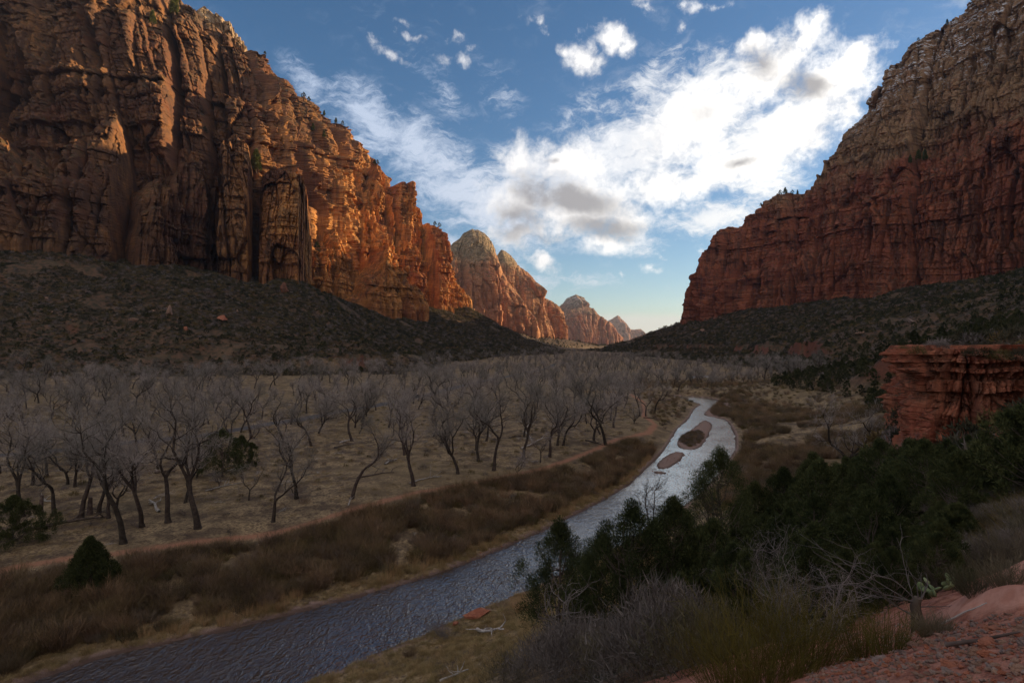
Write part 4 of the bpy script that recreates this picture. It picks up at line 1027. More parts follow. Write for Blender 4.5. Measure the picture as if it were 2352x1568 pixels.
for a in [
    (52,1187,225,0,'bare cottonwood rising just behind the round juniper at the left edge'),
    (125,1184,215,6,'bare cottonwood with a low side limb, second large trunk from the left edge'),
    (184,1191,240,5,'tall slender bare cottonwood bending left, beside the dead stump with a snag'),
    (227,1177,200,3,'dark straight cottonwood between the stump and the two-limbed front tree'),
    (250,1190,180,7,'cottonwood at the right end of the long dark fallen log'),
    (284,1248,300,1,'large forked cottonwood nearest the red trail, left of the pale fallen snag'),
    (327,1210,240,5,'slim cottonwood standing just left of the pale branching snag'),
    (386,1202,250,1,'cottonwood forking in a narrow V, next to the biggest front tree'),
    (455,1213,310,0,'biggest and darkest front cottonwood, thick trunk splitting into two sinuous limbs'),
    (155,1112,150,2,'distant trunk in the left grove above the gap between two front cottonwoods'),
    (173,1118,150,3,'thin dark cottonwood in the second row of the left grove'),
    (75,1115,150,1,'second-row cottonwood above the round juniper'),
    (109,1096,140,7,'leaning cottonwood trunk in the third row at the left'),
    (269,1174,150,2,'cottonwood behind the front tree nearest the trail, half hidden by it'),
    (362,1077,130,3,'short dark trunk in the grove by the straight fallen log'),
    (425,1155,140,5,'thin curved cottonwood behind and left of the biggest front tree'),
    (572,1150,95,6,'small pale sapling cottonwood right of the biggest front tree'),
    (503,1121,60,2,'knee-high crooked sapling right of the biggest front tree'),
    (628,1199,200,6,'cottonwood split at its foot into two trunks, the right one leaning far out'),
    (682,1145,190,5,'straight thin cottonwood behind the tree split at its foot'),
    (806,1145,190,4,'cottonwood leaning strongly right above the trail with a twin trunk'),
    (950,1116,200,0,'Y-forked cottonwood beside the trail right of the leaning twin trunks'),
    (1051,1088,170,3,'upright cottonwood by the trail, third from the river bend'),
    (1099,1060,150,5,'narrow cottonwood behind the upright tree by the trail'),
    (1134,1081,180,1,'cottonwood with one long limb reaching left, close to the trail'),
    (1202,1054,170,0,'large cottonwood beside the white fallen snags'),
    (1189,1098,75,2,'small twiggy sapling on the edge of the trail bank'),
    (1241,1064,70,7,'small bare sapling below the white fallen snags'),
    (1263,1050,165,6,'cottonwood with spreading crown right of the white snags'),
    (1280,1023,130,3,'slim cottonwood directly behind the spreading one right of the white snags'),
    (1293,1023,120,4,'cottonwood leaning low to the right, right of the white snags'),
    (1365,1016,150,2,'many-stemmed cottonwood near the trail, crown merging with its neighbour'),
    (1392,1023,160,4,'dark leaning cottonwood of the cluster nearest the river bank'),
    (1409,983,110,0,'tree with fat crooked limbs at the back of the river-bank cluster'),
    (1209,969,110,1,'mid-valley cottonwood behind the white fallen snags'),
    (996,949,110,5,'tall pale-limbed cottonwood just right of the parked car'),
    (950,928,80,3,'dark cottonwood standing in front of the parked car'),
    (1117,1013,110,7,'second-row cottonwood left of the white snags'),
    (1233,939,80,2,'small dark cottonwood in the open grass of the middle valley'),
    (1326,942,80,5,'one of two thin trunks in the open grass, the left one'),
    (1344,949,85,3,'one of two thin trunks in the open grass, the right one'),
    (1470,956,85,1,'cottonwood by the thin path above the river bend, leaning left'),
    (1483,956,85,6,'cottonwood above the river bend with a twin in front'),
    (1503,949,85,4,'last cottonwood before the willow thicket at the river bend'),
    ]:
    cw(*a)
p = depth_pos(1945, 104); plant('cottonwood_tree', tree_tm(cottonwood, M_BARK, M_TWIG, 139, 16.0, 3, 0.05, 1.45, 1.15, 0.22, 0.04, 1.25), 'broad bare cottonwood with great spreading limbs left of the red outcrop', 'tree', p, 0.9, 1.05)
# single small tree against the shining water
p = depth_pos(1472, 74); plant('cottonwood_tree', tree_tm(cottonwood, M_BARK, M_BARK, 131, 9.5, 2, 0.1, 1.2, 0.4, 0.36, 0.02, 0.8), 'small bare tree silhouetted against the shining river', 'tree', (p[0], p[1], p[2]), 0.4, (p[2] * -1 - (1063 - CY) / F * 74) / -9.0 if False else 1.12)

# the rest of the wood: fill the floor by dart throwing, keep off river, trail and road
def floor_spots(n, xr, yr, dmin, seed, f=lambda X, Y: np.ones(X.shape, bool), taken=None):
    rg = np.random.default_rng(seed); X = rg.uniform(*xr, n); Y = rg.uniform(*yr, n)
    z, sd, hill = ground_z(X, Y, True)
    ok = f(X, Y) & (hill < 0.45)
    sdr = np.where((np.hypot(X, Y) < 420), sd, 50)
    ok &= (sdr > 3) & (dist_line(X, Y, ROAD) > 5) & (dist_line(X, Y, TRAIL) > 3)
    X, Y, z = X[ok], Y[ok], z[ok]; out = []; T = list(taken or [])
    cellsz = dmin; grid = {}
    for (a, b) in T: grid.setdefault((int(a // cellsz), int(b // cellsz)), []).append((a, b))
    for x, y, zz in zip(X, Y, z):
        k = (int(x // cellsz), int(y // cellsz)); bad = False
        for i in (-1, 0, 1):
            for j in (-1, 0, 1):
                for (a, b) in grid.get((k[0] + i, k[1] + j), ()):
                    if (a - x) ** 2 + (b - y) ** 2 < dmin * dmin: bad = True; break
        if not bad: grid.setdefault(k, []).append((x, y)); out.append((x, y, zz))
    return np.array(out)
def wood(X, Y):
    px = CX + X / Y * F
    # west of the trail line everywhere; open meadow pockets in the middle distance
    tl = np.interp(Y, TRAIL[:, 1], TRAIL[:, 0])
    a = (X < tl - 4) & (Y > 96)
    meadow = ((fbm(X / 34, Y / 34, 0, 2, 61) > 0.16) & (Y < 330) & (px > 560)) | ((fbm(X / 30, Y / 30, 0, 2, 64) > 0.42))
    thin = (Y < 150) & (px > 560) & (noise3(X / 3.1, Y / 3.1, 0, 9) > 0.35)
    east = (Y > 300) & (X >= tl - 4) & (X < 210)
    return (a & ~meadow & ~thin) | east
nearS = floor_spots(9000, (-230, 90), (90, 250), 10.8, 5, lambda X, Y: wood(X, Y) & (X > -0.98 * Y), TREES)
farS = floor_spots(9000, (-300, 240), (250, 420), 11.0, 6, lambda X, Y: wood(X, Y) & (X > -0.95 * Y), [])
farther = floor_spots(16000, (-200, 260), (420, 1050), 12.0, 7, lambda X, Y: wood(X, Y), [])
S = np.vstack([nearS, farS]); S = S[np.argsort(S[:, 1])]
NI = 300 - len(TREES) - 1
def zone_label(x, y):
    px = CX + x / y * F
    if y < 150:
        if px < 330: return 'bare cottonwood in the thick left grove behind the front row of trunks', 'cottonwoods of the left grove'
        if px < 760: return 'bare grey cottonwood behind the biggest front tree and its neighbours', 'cottonwoods behind the biggest front tree'
        return 'bare cottonwood in the open grass back from the trail', 'cottonwoods in the open grass'
    if y < 230:
        if px < 700: return 'bare grey-crowned cottonwood in the packed grove below the boulder slope', 'cottonwoods below the boulder slope'
        return 'bare cottonwood in the middle rows of the valley grove', 'cottonwoods of the middle rows'
    if px < 900: return 'far bare cottonwood along the road under the left slope', 'cottonwoods along the road'
    if px < 1560: return 'far bare cottonwood in the packed grove at the canyon mouth', 'cottonwoods at the canyon mouth'
    return 'far bare cottonwood past the river bend under the right-hand slope', 'cottonwoods past the river bend'
rg = np.random.default_rng(3)
for (x, y, z) in S[:NI]:
    lb, gp = zone_label(x, y)
    t = plant('cottonwood_tree', CW[rg.integers(12)], lb, 'tree', (x, y, z - 0.2), rg.uniform(0, 6.28), rg.uniform(0.5, 1.12), gp)
side = floor_spots(5000, (-420, -60), (60, 420), 11.5, 8, lambda X, Y: (X <= -0.95 * Y) & (X > -1.3 * Y), TREES)
rest = np.vstack([S[NI:], farther, side])
joined = []
for T, C in CW[:5]:
    m1 = [T, C]; A = Acc()
    vs = []; fs3 = []; fs4 = []; mi = []; off = 0
    import bmesh
    bm = bmesh.new(); bm.from_mesh(T); nT = len(bm.faces); bm.from_mesh(C)
    bm.faces.ensure_lookup_table()
    for q in range(nT, len(bm.faces)): bm.faces[q].material_index = 1
    me = bpy.data.meshes.new('grove_tree'); bm.to_mesh(me); bm.free(); me.materials.append(M_BARK); me.materials.append(M_TWIG); joined.append(me)
scatter_obj('distant_grove', rest, rg.uniform(0, 6.28, len(rest)), rg.uniform(0.45, 0.8, len(rest)), joined, label='mass of distant leafless cottonwoods filling the far valley floor', cat='grove')

# --- junipers in the foreground ----------------------------------------------
def jun_at(x, Y, ytop, w, label, seed, n=120, leaf=0.06, per=230, cat='tree', flame=1.0, low=0.06, mat=None, cone=False):
    p = depth_pos(x, Y); h = -(ytop - CY) / F * Y - p[2]
    T, C = juniper(seed, h, w * 1.28, int(n * 1.3), leaf, per, flame=flame, low=low, cone=cone)
    t = thing('juniper_tree', label, cat, p, 0, 1, 'junipers on the near slope')
    link('trunk', T.mesh('trunk', M_JBARK, True), t); link('crown', C.mesh('crown', mat or M_JUN), t)
    return t
for i, a in enumerate([
    (1285,38,1195,.27,'open airy juniper leftmost of the near slope, river showing through it'),
    (1385,35,1232,.28,'lower dense juniper filling the gap right of the airy one'),
    (1450,32,1158,.30,'dense dark juniper with a pointed tip beside the small silhouetted tree'),
    (1548,33,1148,.30,'dark juniper with a ragged spire just right of the small silhouetted tree'),
    (1655,45,1032,.30,'tall open-topped juniper standing against the bright river bend'),
    (1735,50,1108,.33,'juniper behind the tall open-topped one, tip against the brown willows'),
    (1800,49,1078,.30,'slim juniper in the middle of the near row'),
    (1868,50,1042,.26,'narrow dark juniper spire left of the broad bare cottonwood'),
    (1925,44,1095,.33,'juniper at the foot of the broad bare cottonwood'),
    (1990,41,1072,.36,'smooth round-topped juniper right of the broad bare cottonwood trunk'),
    (2105,31,1035,.40,'big dark juniper below the left end of the red outcrop'),
    (2190,29,1030,.40,'big dark juniper below the middle of the red outcrop'),
    (2262,25,1075,.38,'juniper between the big dark ones and the right edge'),
    (2345,23,985,.42,'tall juniper cut by the right edge of the view'),
    (2420,20,900,.42,'juniper at the far right whose crown overhangs the edge'),
    (1690,37,1215,.36,'low juniper in front of the tall open-topped one'),
    (1775,34,1195,.36,'bushy juniper in the middle of the dark thicket'),
    (1860,31,1175,.36,'bushy juniper right of the thicket centre'),
    (1945,28,1190,.38,'bushy juniper above the pale bare shrub'),
    (2030,24,1170,.38,'dark juniper above the dead stump'),
    (2110,20,1215,.40,'deep shaded juniper just beyond the prickly pears'),
    (1610,27,1330,.36,'low juniper under the ragged spire'),
    (1730,22,1345,.38,'low juniper left of the pale bare shrub'),
    (1500,25,1380,.40,'low juniper at the foot of the dense dark one'),
    (2200,16.5,1165,.36,'small juniper behind the prickly pears')]):
    jun_at(*a, 300 + i)
jun_at(30, 76, 1140, .50, 'round dark juniper at the left edge of the grove', 340, n=130, leaf=0.10, per=150)
jun_at(207, 64.5, 1236, .42, 'cone-shaped juniper standing alone between the trail and the river', 341, n=230, leaf=0.09, per=170, flame=1.2, cone=True, low=0.02)
jun_at(510, 113, 985, .36, 'dark evergreen inside the grove behind the biggest front tree', 342, n=100, leaf=0.12, per=110)
jun_at(556, 122, 1000, .36, 'second dark evergreen inside the grove, just right of the first', 343, n=90, leaf=0.12, per=110)

FJ = [tree_tm(juniper, M_JBARK, M_JUN, 380 + i, 6.0, w, 110, 0.075, 170, flame=1.0, low=0.04) for i, w in enumerate((.40, .46, .36, .50))]
rgf = np.random.default_rng(77); nf_ = 0; put = []
for _ in range(4000):
    x = rgf.uniform(1560, 2360); Y = rgf.uniform(19, 66); X = (x - CX) / F * Y
    if Y < 15 + (x - 1560) * 0.004 or (x > 2015 and Y > 40) or (Y > 46 and x < 1690) or (Y < 24 and x < 1700): continue
    if any((X - a) ** 2 + (Y - b) ** 2 < (2.9 if Y < 45 else 3.6) ** 2 for a, b in put): continue
    put.append((X, Y)); p = np.array([X, Y, gz1(X, Y) - 0.2])
    s_ = rgf.uniform(0.5, 0.95) * (0.8 if Y < 26 else 1.0)
    top = CY - (p[2] + 6 * s_) / Y * F; lim = 1050 if x < 1990 else 1010
    if top < lim: s_ = max(0.35, (-(lim - CY) / F * Y - p[2]) / 6)
    lb = ('juniper packed into the left part of the dark foreground thicket' if x < 1760 else 'juniper packed into the middle of the dark foreground thicket' if x < 2040 else 'juniper packed into the dark thicket below the red outcrop')
    plant('juniper_tree', FJ[rgf.integers(4)], lb, 'tree', p, rgf.uniform(0, 6.28), s_, 'junipers of the foreground thicket, ' + ('left' if x < 1760 else 'middle' if x < 2040 else 'right'))
    nf_ += 1
print('thicket', nf_)
for _ in range(1500):
    x = rgf.uniform(1850, 2170); Y = rgf.uniform(10.5, 20); X = (x - CX) / F * Y
    if any((X - a) ** 2 + (Y - b) ** 2 < 1.25 ** 2 for a, b in put): continue
    put.append((X, Y)); p = np.array([X, Y, gz1(X, Y) - 0.15])
    plant('juniper_tree', FJ[rgf.integers(4)], 'small dark juniper between the bare shrubs and the smooth red rock', 'tree', p, rgf.uniform(0, 6.28), rgf.uniform(0.16, 0.36), 'small junipers above the bare shrubs')
# --- hillside junipers --------------------------------------------------------
HJ = [tree_tm(juniper, M_JBARK, M_JUN2, 400 + i, 4.5, w, 44, 0.16, 60, flame=0.8, low=0.05) for i, w in enumerate((.38, .46, .42, .5, .36))]
def slope_spots(n, xr, yr, dmin, seed, f):
    rg = np.random.default_rng(seed); X = rg.uniform(*xr, n); Y = rg.uniform(*yr, n)
    ok = f(X, Y); X, Y = X[ok], Y[ok]; z, sd, hill = ground_z(X, Y, True)
    ok = (hill > 0.12) & (z < 150); X, Y, z = X[ok], Y[ok], z[ok]
    grid = {}; out = []
    for x, y, zz in zip(X, Y, z):
        k = (int(x // dmin), int(y // dmin))
        if any((a - x) ** 2 + (b - y) ** 2 < dmin * dmin for i in (-1, 0, 1) for j in (-1, 0, 1) for (a, b) in grid.get((k[0] + i, k[1] + j), ())): continue
        grid.setdefault(k, []).append((x, y)); out.append((x, y, zz))
    return np.array(out)
def view(X, Y, m=0.03): return (np.abs(X) < (0.9 + m) * Y)
rs = np.vstack([slope_spots(9000, (58, 320), (84, 300), 4.3, 12, lambda X, Y: view(X, Y) & (X > 0.43 * Y) & (fbm(X / 40, Y / 40, 0, 3, 71) > -0.5)),
                slope_spots(9000, (70, 560), (300, 620), 5.6, 19, lambda X, Y: view(X, Y) & (fbm(X / 40, Y / 40, 0, 3, 71) > -0.30))])
rs = rs[np.argsort(rs[:, 1])]
nearJ, farJ = rs[:262], rs[262:]
for (x, y, z) in nearJ:
    px = CX + x / y * F; py = CY - z / y * F
    if px > 2050 and py > 850: continue
    if px > 2150: lb, gp = 'hillside juniper on the slope above the red outcrop', 'junipers above the red outcrop'
    elif px > 1850: lb, gp = 'hillside juniper on the right slope left of the red outcrop', 'junipers left of the red outcrop'
    else: lb, gp = 'hillside juniper at the foot of the right slope near the river', 'junipers at the foot of the right slope'
    plant('juniper_tree', HJ[rg.integers(5)], lb, 'tree', (x, y, z - 0.2), rg.uniform(0, 6.28), rg.uniform(0.6, 1.3), gp)
HJm = []
for T, C in HJ[:4]: HJm.append(C)
lj = slope_spots(12000, (-520, 80), (300, 1250), 11.0, 14, lambda X, Y: view(X, Y) & (fbm(X / 90, Y / 90, 0, 3, 73) + 0.0012 * (X + 200) > 0.0))
fj = np.vstack([farJ, lj, slope_spots(8000, (150, 620), (600, 1260), 7.0, 15, lambda X, Y: view(X, Y)),
                slope_spots(22000, (-150, 800), (1500, 4200), 12.0, 16, lambda X, Y: view(X, Y) & (X < 0.24 * Y))])
scatter_obj('hillside_trees', fj, rg.uniform(0, 6.28, len(fj)), rg.uniform(0.5, 1.15, len(fj)) * np.where(fj[:, 1] > 1400, 1.5, 1), HJm, label='countless dark junipers dotting the far slopes', cat='woodland')

# --- scrub on the slopes --------------------------------------------------------
SB = [bush(500 + i, 1.1, 1.3, 110, 0.55, 0.20).mesh('scrub', m) for i, m in enumerate((M_SCRUB, M_SCRUB, M_SCRUB, M_OLIVE, M_GREY, M_SCRUB))]
ls = slope_spots(290000, (-680, 90), (250, 1250), 1.9, 22, lambda X, Y: view(X, Y, .2) & (fbm(X / 30, Y / 30, 0, 4, 75) > -0.33) & (dist_line(X, Y, PALE_PATH) > 5))
rs2 = np.vstack([slope_spots(120000, (60, 700), (85, 1260), 2.2, 23, lambda X, Y: view(X, Y, .2) & (fbm(X / 25, Y / 25, 0, 3, 76) > -0.3)),
                 slope_spots(9000, (8, 110), (26, 110), 1.7, 24, lambda X, Y: view(X, Y, .2) & (X > 0.28 * Y) & (Y > 22 + 0.2 * X))])
sc = np.vstack([ls, rs2])
scatter_obj('hillside_scrub', sc, rg.uniform(0, 6.28, len(sc)), rg.uniform(0.7, 1.8, len(sc)) * np.clip(sc[:, 1] / 500, 0.8, 1.5), SB, label='low scrub covering the talus slopes', cat='scrub')

# --- willows, reeds and grass along the river ---------------------------------------
WB = [broom(520 + i, (2.0, 1.5, 2.4, 1.3, 1.8, 1.1)[i], 0.8, 150, 0.034, 0.6, 2, 2).mesh('willow', (M_WILLOW, M_WILL2, M_WILL3, M_OLIVE, M_WILLOW, M_SAGE)[i]) for i in range(6)] + [bush(530, 1.0, 1.2, 170, 0.5, 0.06, 0.9).mesh('willow', M_OLIVE)]
def band(n, seed, f, xr=(-90, 130), yr=(35, 330)):
    rg = np.random.default_rng(seed); X = rg.uniform(*xr, n); Y = rg.uniform(*yr, n)
    z, sd, hill = ground_z(X, Y, True); tl = np.interp(Y, TRAIL[:, 1], TRAIL[:, 0]); ok = f(X, Y, sd, tl, hill); return np.stack([X, Y, z], -1)[ok]
def leftbank(X, Y, sd, tl, hill):
    far = RIVER_LEFT(Y)
    return (sd > 2.6 + 1.6 * fbm(X / 6, Y / 6, 0, 2, 86)) & (X < far) & (dist_line(X, Y, TRAIL) > 3.2) & (fbm(X / 5, Y / 5, 0, 3, 87) > -0.22) & BELOW_TRAIL(X, Y) & (X > -1.25 * Y)
_fl = np.array([(-72, 22), wp(90,1562), wp(230,1508)] + [wp(*p) for p in [(430,1470),(700,1402),(900,1352),(1060,1300),(1180,1248),(1330,1178),(1452,1108),(1518,1045),(1556,985),(1588,955),(1594,938),(1618,926)]])
def RIVER_LEFT(Y): return np.interp(Y, _fl[:, 1], _fl[:, 0])
def BELOW_TRAIL(X, Y):
    # river side of the trail: nearer the viewer than the trail at the same direction
    P = TRAIL[:15]; ang = P[:, 0] / P[:, 1]; o = np.argsort(ang)
    yt = np.interp(X / Y, ang[o], P[o, 1]); return Y < yt - 1.5
wl = band(120000, 31, leftbank)
print('willow', len(wl)); wl = wl[np.random.default_rng(4).permutation(len(wl))[:3800]]
def rightbank(X, Y, sd, tl, hill):
    return (sd > 2.5) & (X > 30) & (Y > 88) & (X < 110) & (hill < 0.25) & (BELOW_TRAIL(X, Y) | (X > 60)) & (fbm(X / 12, Y / 12, 0, 2, 82) > -0.18) & (X > 0.35 * Y)
wr = band(60000, 32, rightbank); wr = wr[:3000]
far_w = floor_spots(24000, (-150, 240), (190, 430), 2.4, 36, lambda X, Y: (X > np.interp(Y, TRAIL[:, 1], TRAIL[:, 0]) + 2) & (X < 240), [])
wb = np.vstack([wl, wr, far_w])
scatter_obj('riverside_willows', wb, rg.uniform(0, 6.28, len(wb)), rg.uniform(0.35, 1.2, len(wb)), WB, label='brown leafless willow thicket along both river banks', cat='thicket')
RB = [broom(540 + i, 1.7, 0.5, 60, 0.022, 0.25, 0, 2).mesh('reed', M_REED) for i in range(3)]
def reeds(X, Y, sd, tl, hill):
    px = CX + X / np.maximum(Y, 1) * F
    return (sd > 0.8) & (sd < 4.5) & (X < RIVER_LEFT(Y) + 1) & (px > 250) & (px < 1500) & (fbm(X / 7, Y / 7, 0, 2, 83) > -0.15)
rb = band(90000, 33, reeds); print('reeds', len(rb)); rb = rb[:1500]
scatter_obj('reeds', rb, rg.uniform(0, 6.28, len(rb)), rg.uniform(0.5, 1.05, len(rb)), RB, label='straw-coloured reeds at the edge of the left river bank', cat='reeds')
GB = [broom(550 + i, 0.45, 0.35, 90, 0.016, 1.3, 0, 2, 0.35).mesh('grass', M_GRASS) for i in range(3)]
def bankgrass(X, Y, sd, tl, hill):
    return (sd > 0.4) & (((X > RIVER_LEFT(Y)) & (Y < 100) & (X < 22)) | ((sd < 3.5) & (Y < 130)))
gb = band(60000, 34, bankgrass, (-60, 30), (36, 130))[:9000]
gf = floor_spots(30000, (-200, 110), (50, 240), 0.6, 35, lambda X, Y: view(X, Y, .2) & (fbm(X / 9, Y / 9, 0, 3, 84) > -0.05), [])[:7000]
ga = np.vstack([gb, gf]); scatter_obj('dry_grass', ga, rg.uniform(0, 6.28, len(ga)), rg.uniform(0.6, 1.3, len(ga)), GB, label='tufts of dry straw-coloured grass on the banks and meadow', cat='grass')
FB = [bush(560 + i, 0.8, 0.8, 160, 0.4, 0.05, 0.8).mesh('low_scrub', m) for i, m in enumerate((M_WILLOW, M_GREY, M_OLIVE))]
fb_ = floor_spots(9000, (-190, 120), (75, 300), 3.0, 37, lambda X, Y: view(X, Y) & (fbm(X / 20, Y / 20, 0, 3, 85) > 0.0), [])
scatter_obj('meadow_scrub', fb_, rg.uniform(0, 6.28, len(fb_)), rg.uniform(0.4, 1.3, len(fb_)), FB, label='low dark brush scattered through the cottonwood meadow', cat='brush')

BR = [broom(570 + i, 0.55, 0.45, 260, 0.012, 1.0, 2, 3, 0.15).mesh('slope_brush', (M_SAGE, M_GREY, M_OLIVE)[i]) for i in range(3)]
rgb_ = np.random.default_rng(51); xs = rgb_.uniform(1500, 2420, 2600); Ys = rgb_.uniform(9, 30, 2600); Xs = (xs - CX) / F * Ys
k = (Ys > 10.5 + (xs - 1500) * 0.003) & (xs > 2150) & (smooth_rock(Xs, Ys) < -0.5) & (fbm(Xs / 2.2, Ys / 2.2, 0, 2, 88) > -0.1); Xs, Ys = Xs[k][:900], Ys[k][:900]
scatter_obj('slope_brush', np.stack([Xs, Ys, ground_z(Xs, Ys)], -1), rgb_.uniform(0, 6, len(Xs)), rgb_.uniform(0.4, 1.2, len(Xs)), BR, label='low grey-brown brush carpeting the near slope', cat='brush')
# --- shrubs of the near slope ---------------------------------------------------------
def shrub(x, Y, acc, mat, label, cat='shrub', group=None, name='shrub', sc=1.0, rot=0):
    p = depth_pos(x, Y); o = link(name, acc.mesh(name, mat), None, p, rot, sc); tag(o, label, cat, group); return o
gs = [(1165,30,'grey-brown leafless shrub at the foot of the airy juniper, by the grassy bank'),(1235,27,'purple-grey shrub left of the bottom centre'),(1310,24,'purple-grey shrub on the bottom edge right of centre'),
      (1390,22,'rounded purple-grey shrub under the dense juniper'),(1455,19,'fine-twigged grey shrub at the bottom edge'),(1530,16,'fine-twigged grey shrub left of the yellow-green bush'),
      (1590,13.5,'pale-tipped shrub on the bottom edge beside the yellow-green bush'),(1270,33,'grey shrub tucked under the airy juniper'),(1350,29,'dull green shrub below the low juniper'),(1660,17,'grey shrub above the yellow-green bush'),
      (1420,26,'lilac-grey twiggy shrub above the bottom edge'),(1560,20,'dark shrub behind the pale-tipped one')]
for i, (x, Y, lb) in enumerate(gs):
    shrub(x, Y, bush(600 + i, 1.3, 1.7, 2600, 0.30, 0.022, 0.6), M_GREY if i % 3 else M_SAGE, lb, sc=1.0 + 0.25 * ((i * 7) % 3) )
shrub(1750, 6.6, broom(620, 1.15, 0.42, 420, 0.007, 0.75, 3, 3, 0.07), M_EPH, 'large yellow-green broom-like bush at the bottom edge', name='green_bush')
shrub(1850, 6.9, broom(621, 0.95, 0.36, 340, 0.007, 0.7, 3, 3, 0.07), M_EPH, 'yellow-green broom-like bush joined to the right of the large one', name='green_bush')
shrub(1675, 7.6, broom(624, 0.9, 0.34, 300, 0.007, 0.8, 3, 3, 0.07), M_EPH, 'yellow-green broom-like bush left of the large one', name='green_bush')
shrub(1985, 6.1, broom(622, 0.60, 0.14, 160, 0.006, 0.45, 2, 3, 0.07), M_EPH, 'small upright yellow-green bush left of the stony path', name='green_bush')
shrub(2040, 5.6, broom(623, 0.55, 0.13, 140, 0.006, 0.45, 2, 3, 0.07), M_EPH, 'smallest yellow-green bush on the edge of the stony path', name='green_bush')
shrub(1800, 9.5, twiggy(630, 1.9, 7, 0.012, 0.7), M_BARE, 'pale bare shrub with crooked branches above the yellow-green bush', 'shrub', name='bare_shrub')
shrub(1900, 9.0, twiggy(631, 1.5, 6, 0.011, 0.7), M_BARE, 'second pale bare shrub, right of the first', 'shrub', name='bare_shrub')
shrub(1760, 27, twiggy(632, 3.8, 9, 0.03, 0.9), M_BARE, 'grey bare shrub inside the dark juniper thicket', 'shrub', name='bare_shrub')
shrub(1880, 24, twiggy(633, 3.4, 9, 0.028, 0.9), M_BARE, 'wide grey bare shrub right of the thicket centre', 'shrub', name='bare_shrub')
shrub(2080, 47, twiggy(634, 4.2, 9, 0.03, 0.7), M_BARE, 'pinkish bare shrub at the foot of the red outcrop', 'shrub', name='bare_shrub')
shrub(1010, 57, twiggy(635, 2.6, 9, 0.025, 0.8), M_BARE, 'fan-shaped bare shrub on the near river bank', 'shrub', name='bare_shrub')
shrub(1200, 61, broom(636, 2.0, 0.7, 260, 0.02, 0.6, 2, 3), M_REED, 'straw-brown shrub behind the orange river rock', name='brown_shrub')
shrub(940, 53, broom(637, 1.2, 0.4, 150, 0.02, 0.6, 2, 3), M_WILLOW, 'small brown shrub on the near bank left of the fan-shaped one', name='brown_shrub')
shrub(1310, 31.5, twiggy(638, 4.4, 3, 0.045, 0.25, 2), M_BARE, 'dead grey snag leaning out of the airy juniper', 'snag', name='dead_snag', sc=1.3)
for i, (x, Y, s, lb) in enumerate([(2245,6.9,.8,'tawny tuft of brush on the edge of the smooth red rock'),(2320,6.6,.9,'tawny brush at the right edge in front of the smooth red rock'),(2150,6.0,.6,'small wiry brush tuft on the stony path'),
                               (2230,14,2.0,'greenish brush left of the grey sagebrush'),(2290,13,2.4,'grey sagebrush above the smooth red rock'),(2345,12.5,2.4,'grey sagebrush at the right edge above the smooth red rock'),(2180,13,1.6,'low brush behind the small cactus')]):
    shrub(x, Y, broom(640 + i, 0.34 * s if s > 1 else 0.42 * s, 0.22 * s, 420, 0.006, 0.9, 2, 3, 0.15), M_SAGE if i != 3 else M_EPH, lb, name='brush')
# ================================================================ ROCKS, LOGS, CAR, CACTI, RIM TREES, AIR
# red ledge outcrop on the right
M_OUT = rock_mat('outcrop_red', (0.34, 0.10, 0.06), (0.50, 0.18, 0.10), varnish=0.5, size=0.07, veg=0.5)
oc = [(72, 112), (56, 84), (46.5, 69), (41, 61.5), (38.6, 58), (40, 55.5), (44, 53.5), (50, 52.5), (57, 51), (66, 48), (78, 44)]
tops = [-1.9, -1.6, -1.2, -0.75, -0.55, -0.7, -1.3, -1.5, -0.8, -0.45, -0.3]
lay = [(-20, 0.2), (-12.5, 0.3), (-11.5, 0.6), (-9.2, 0.7), (-9.0, 0.3), (-7.6, 0.7), (-6.9, -0.1), (-6.0, -0.7), (-5.4, -0.6), (-5.3, 0.5), (-4.2, 0.6), (-4.1, -0.3), (-3.4, 0.1), (-3.3, 0.9), (-2.9, 0.8), (-2.8, 0.2), (-2.35, 0.5), (-2.3, 1.5), (-1.9, 1.4), (-1.85, 1.0), (-1.55, 1.1), (-1.5, 1.6), (-1.15, 1.5), (-1.1, 1.2), (0, 1.1)]
Vo = cliff('rock_outcrop', [(i * 40, (x + 5.0, y + 1.8, -15.5), (x + 5.3, y + 2.1, t)) for i, ((x, y), t) in enumerate(zip(oc, tops))], M_OUT, nu=620, nv=330, under=4, size=0.075,
      seed=72, cellw=(60, 24, 10), amp=(16, 12, 5), tier=4, rim=0.7, fb=8, strata=2.2, back=(3, 9, 18), backdrop=0.0, lay=lay, fac=2.3)
oo = bpy.data.objects['rock_outcrop']; oo['kind'] = 'thing'; tag(oo, 'red layered rock outcrop with overhanging flat top at the right edge', 'rock outcrop')

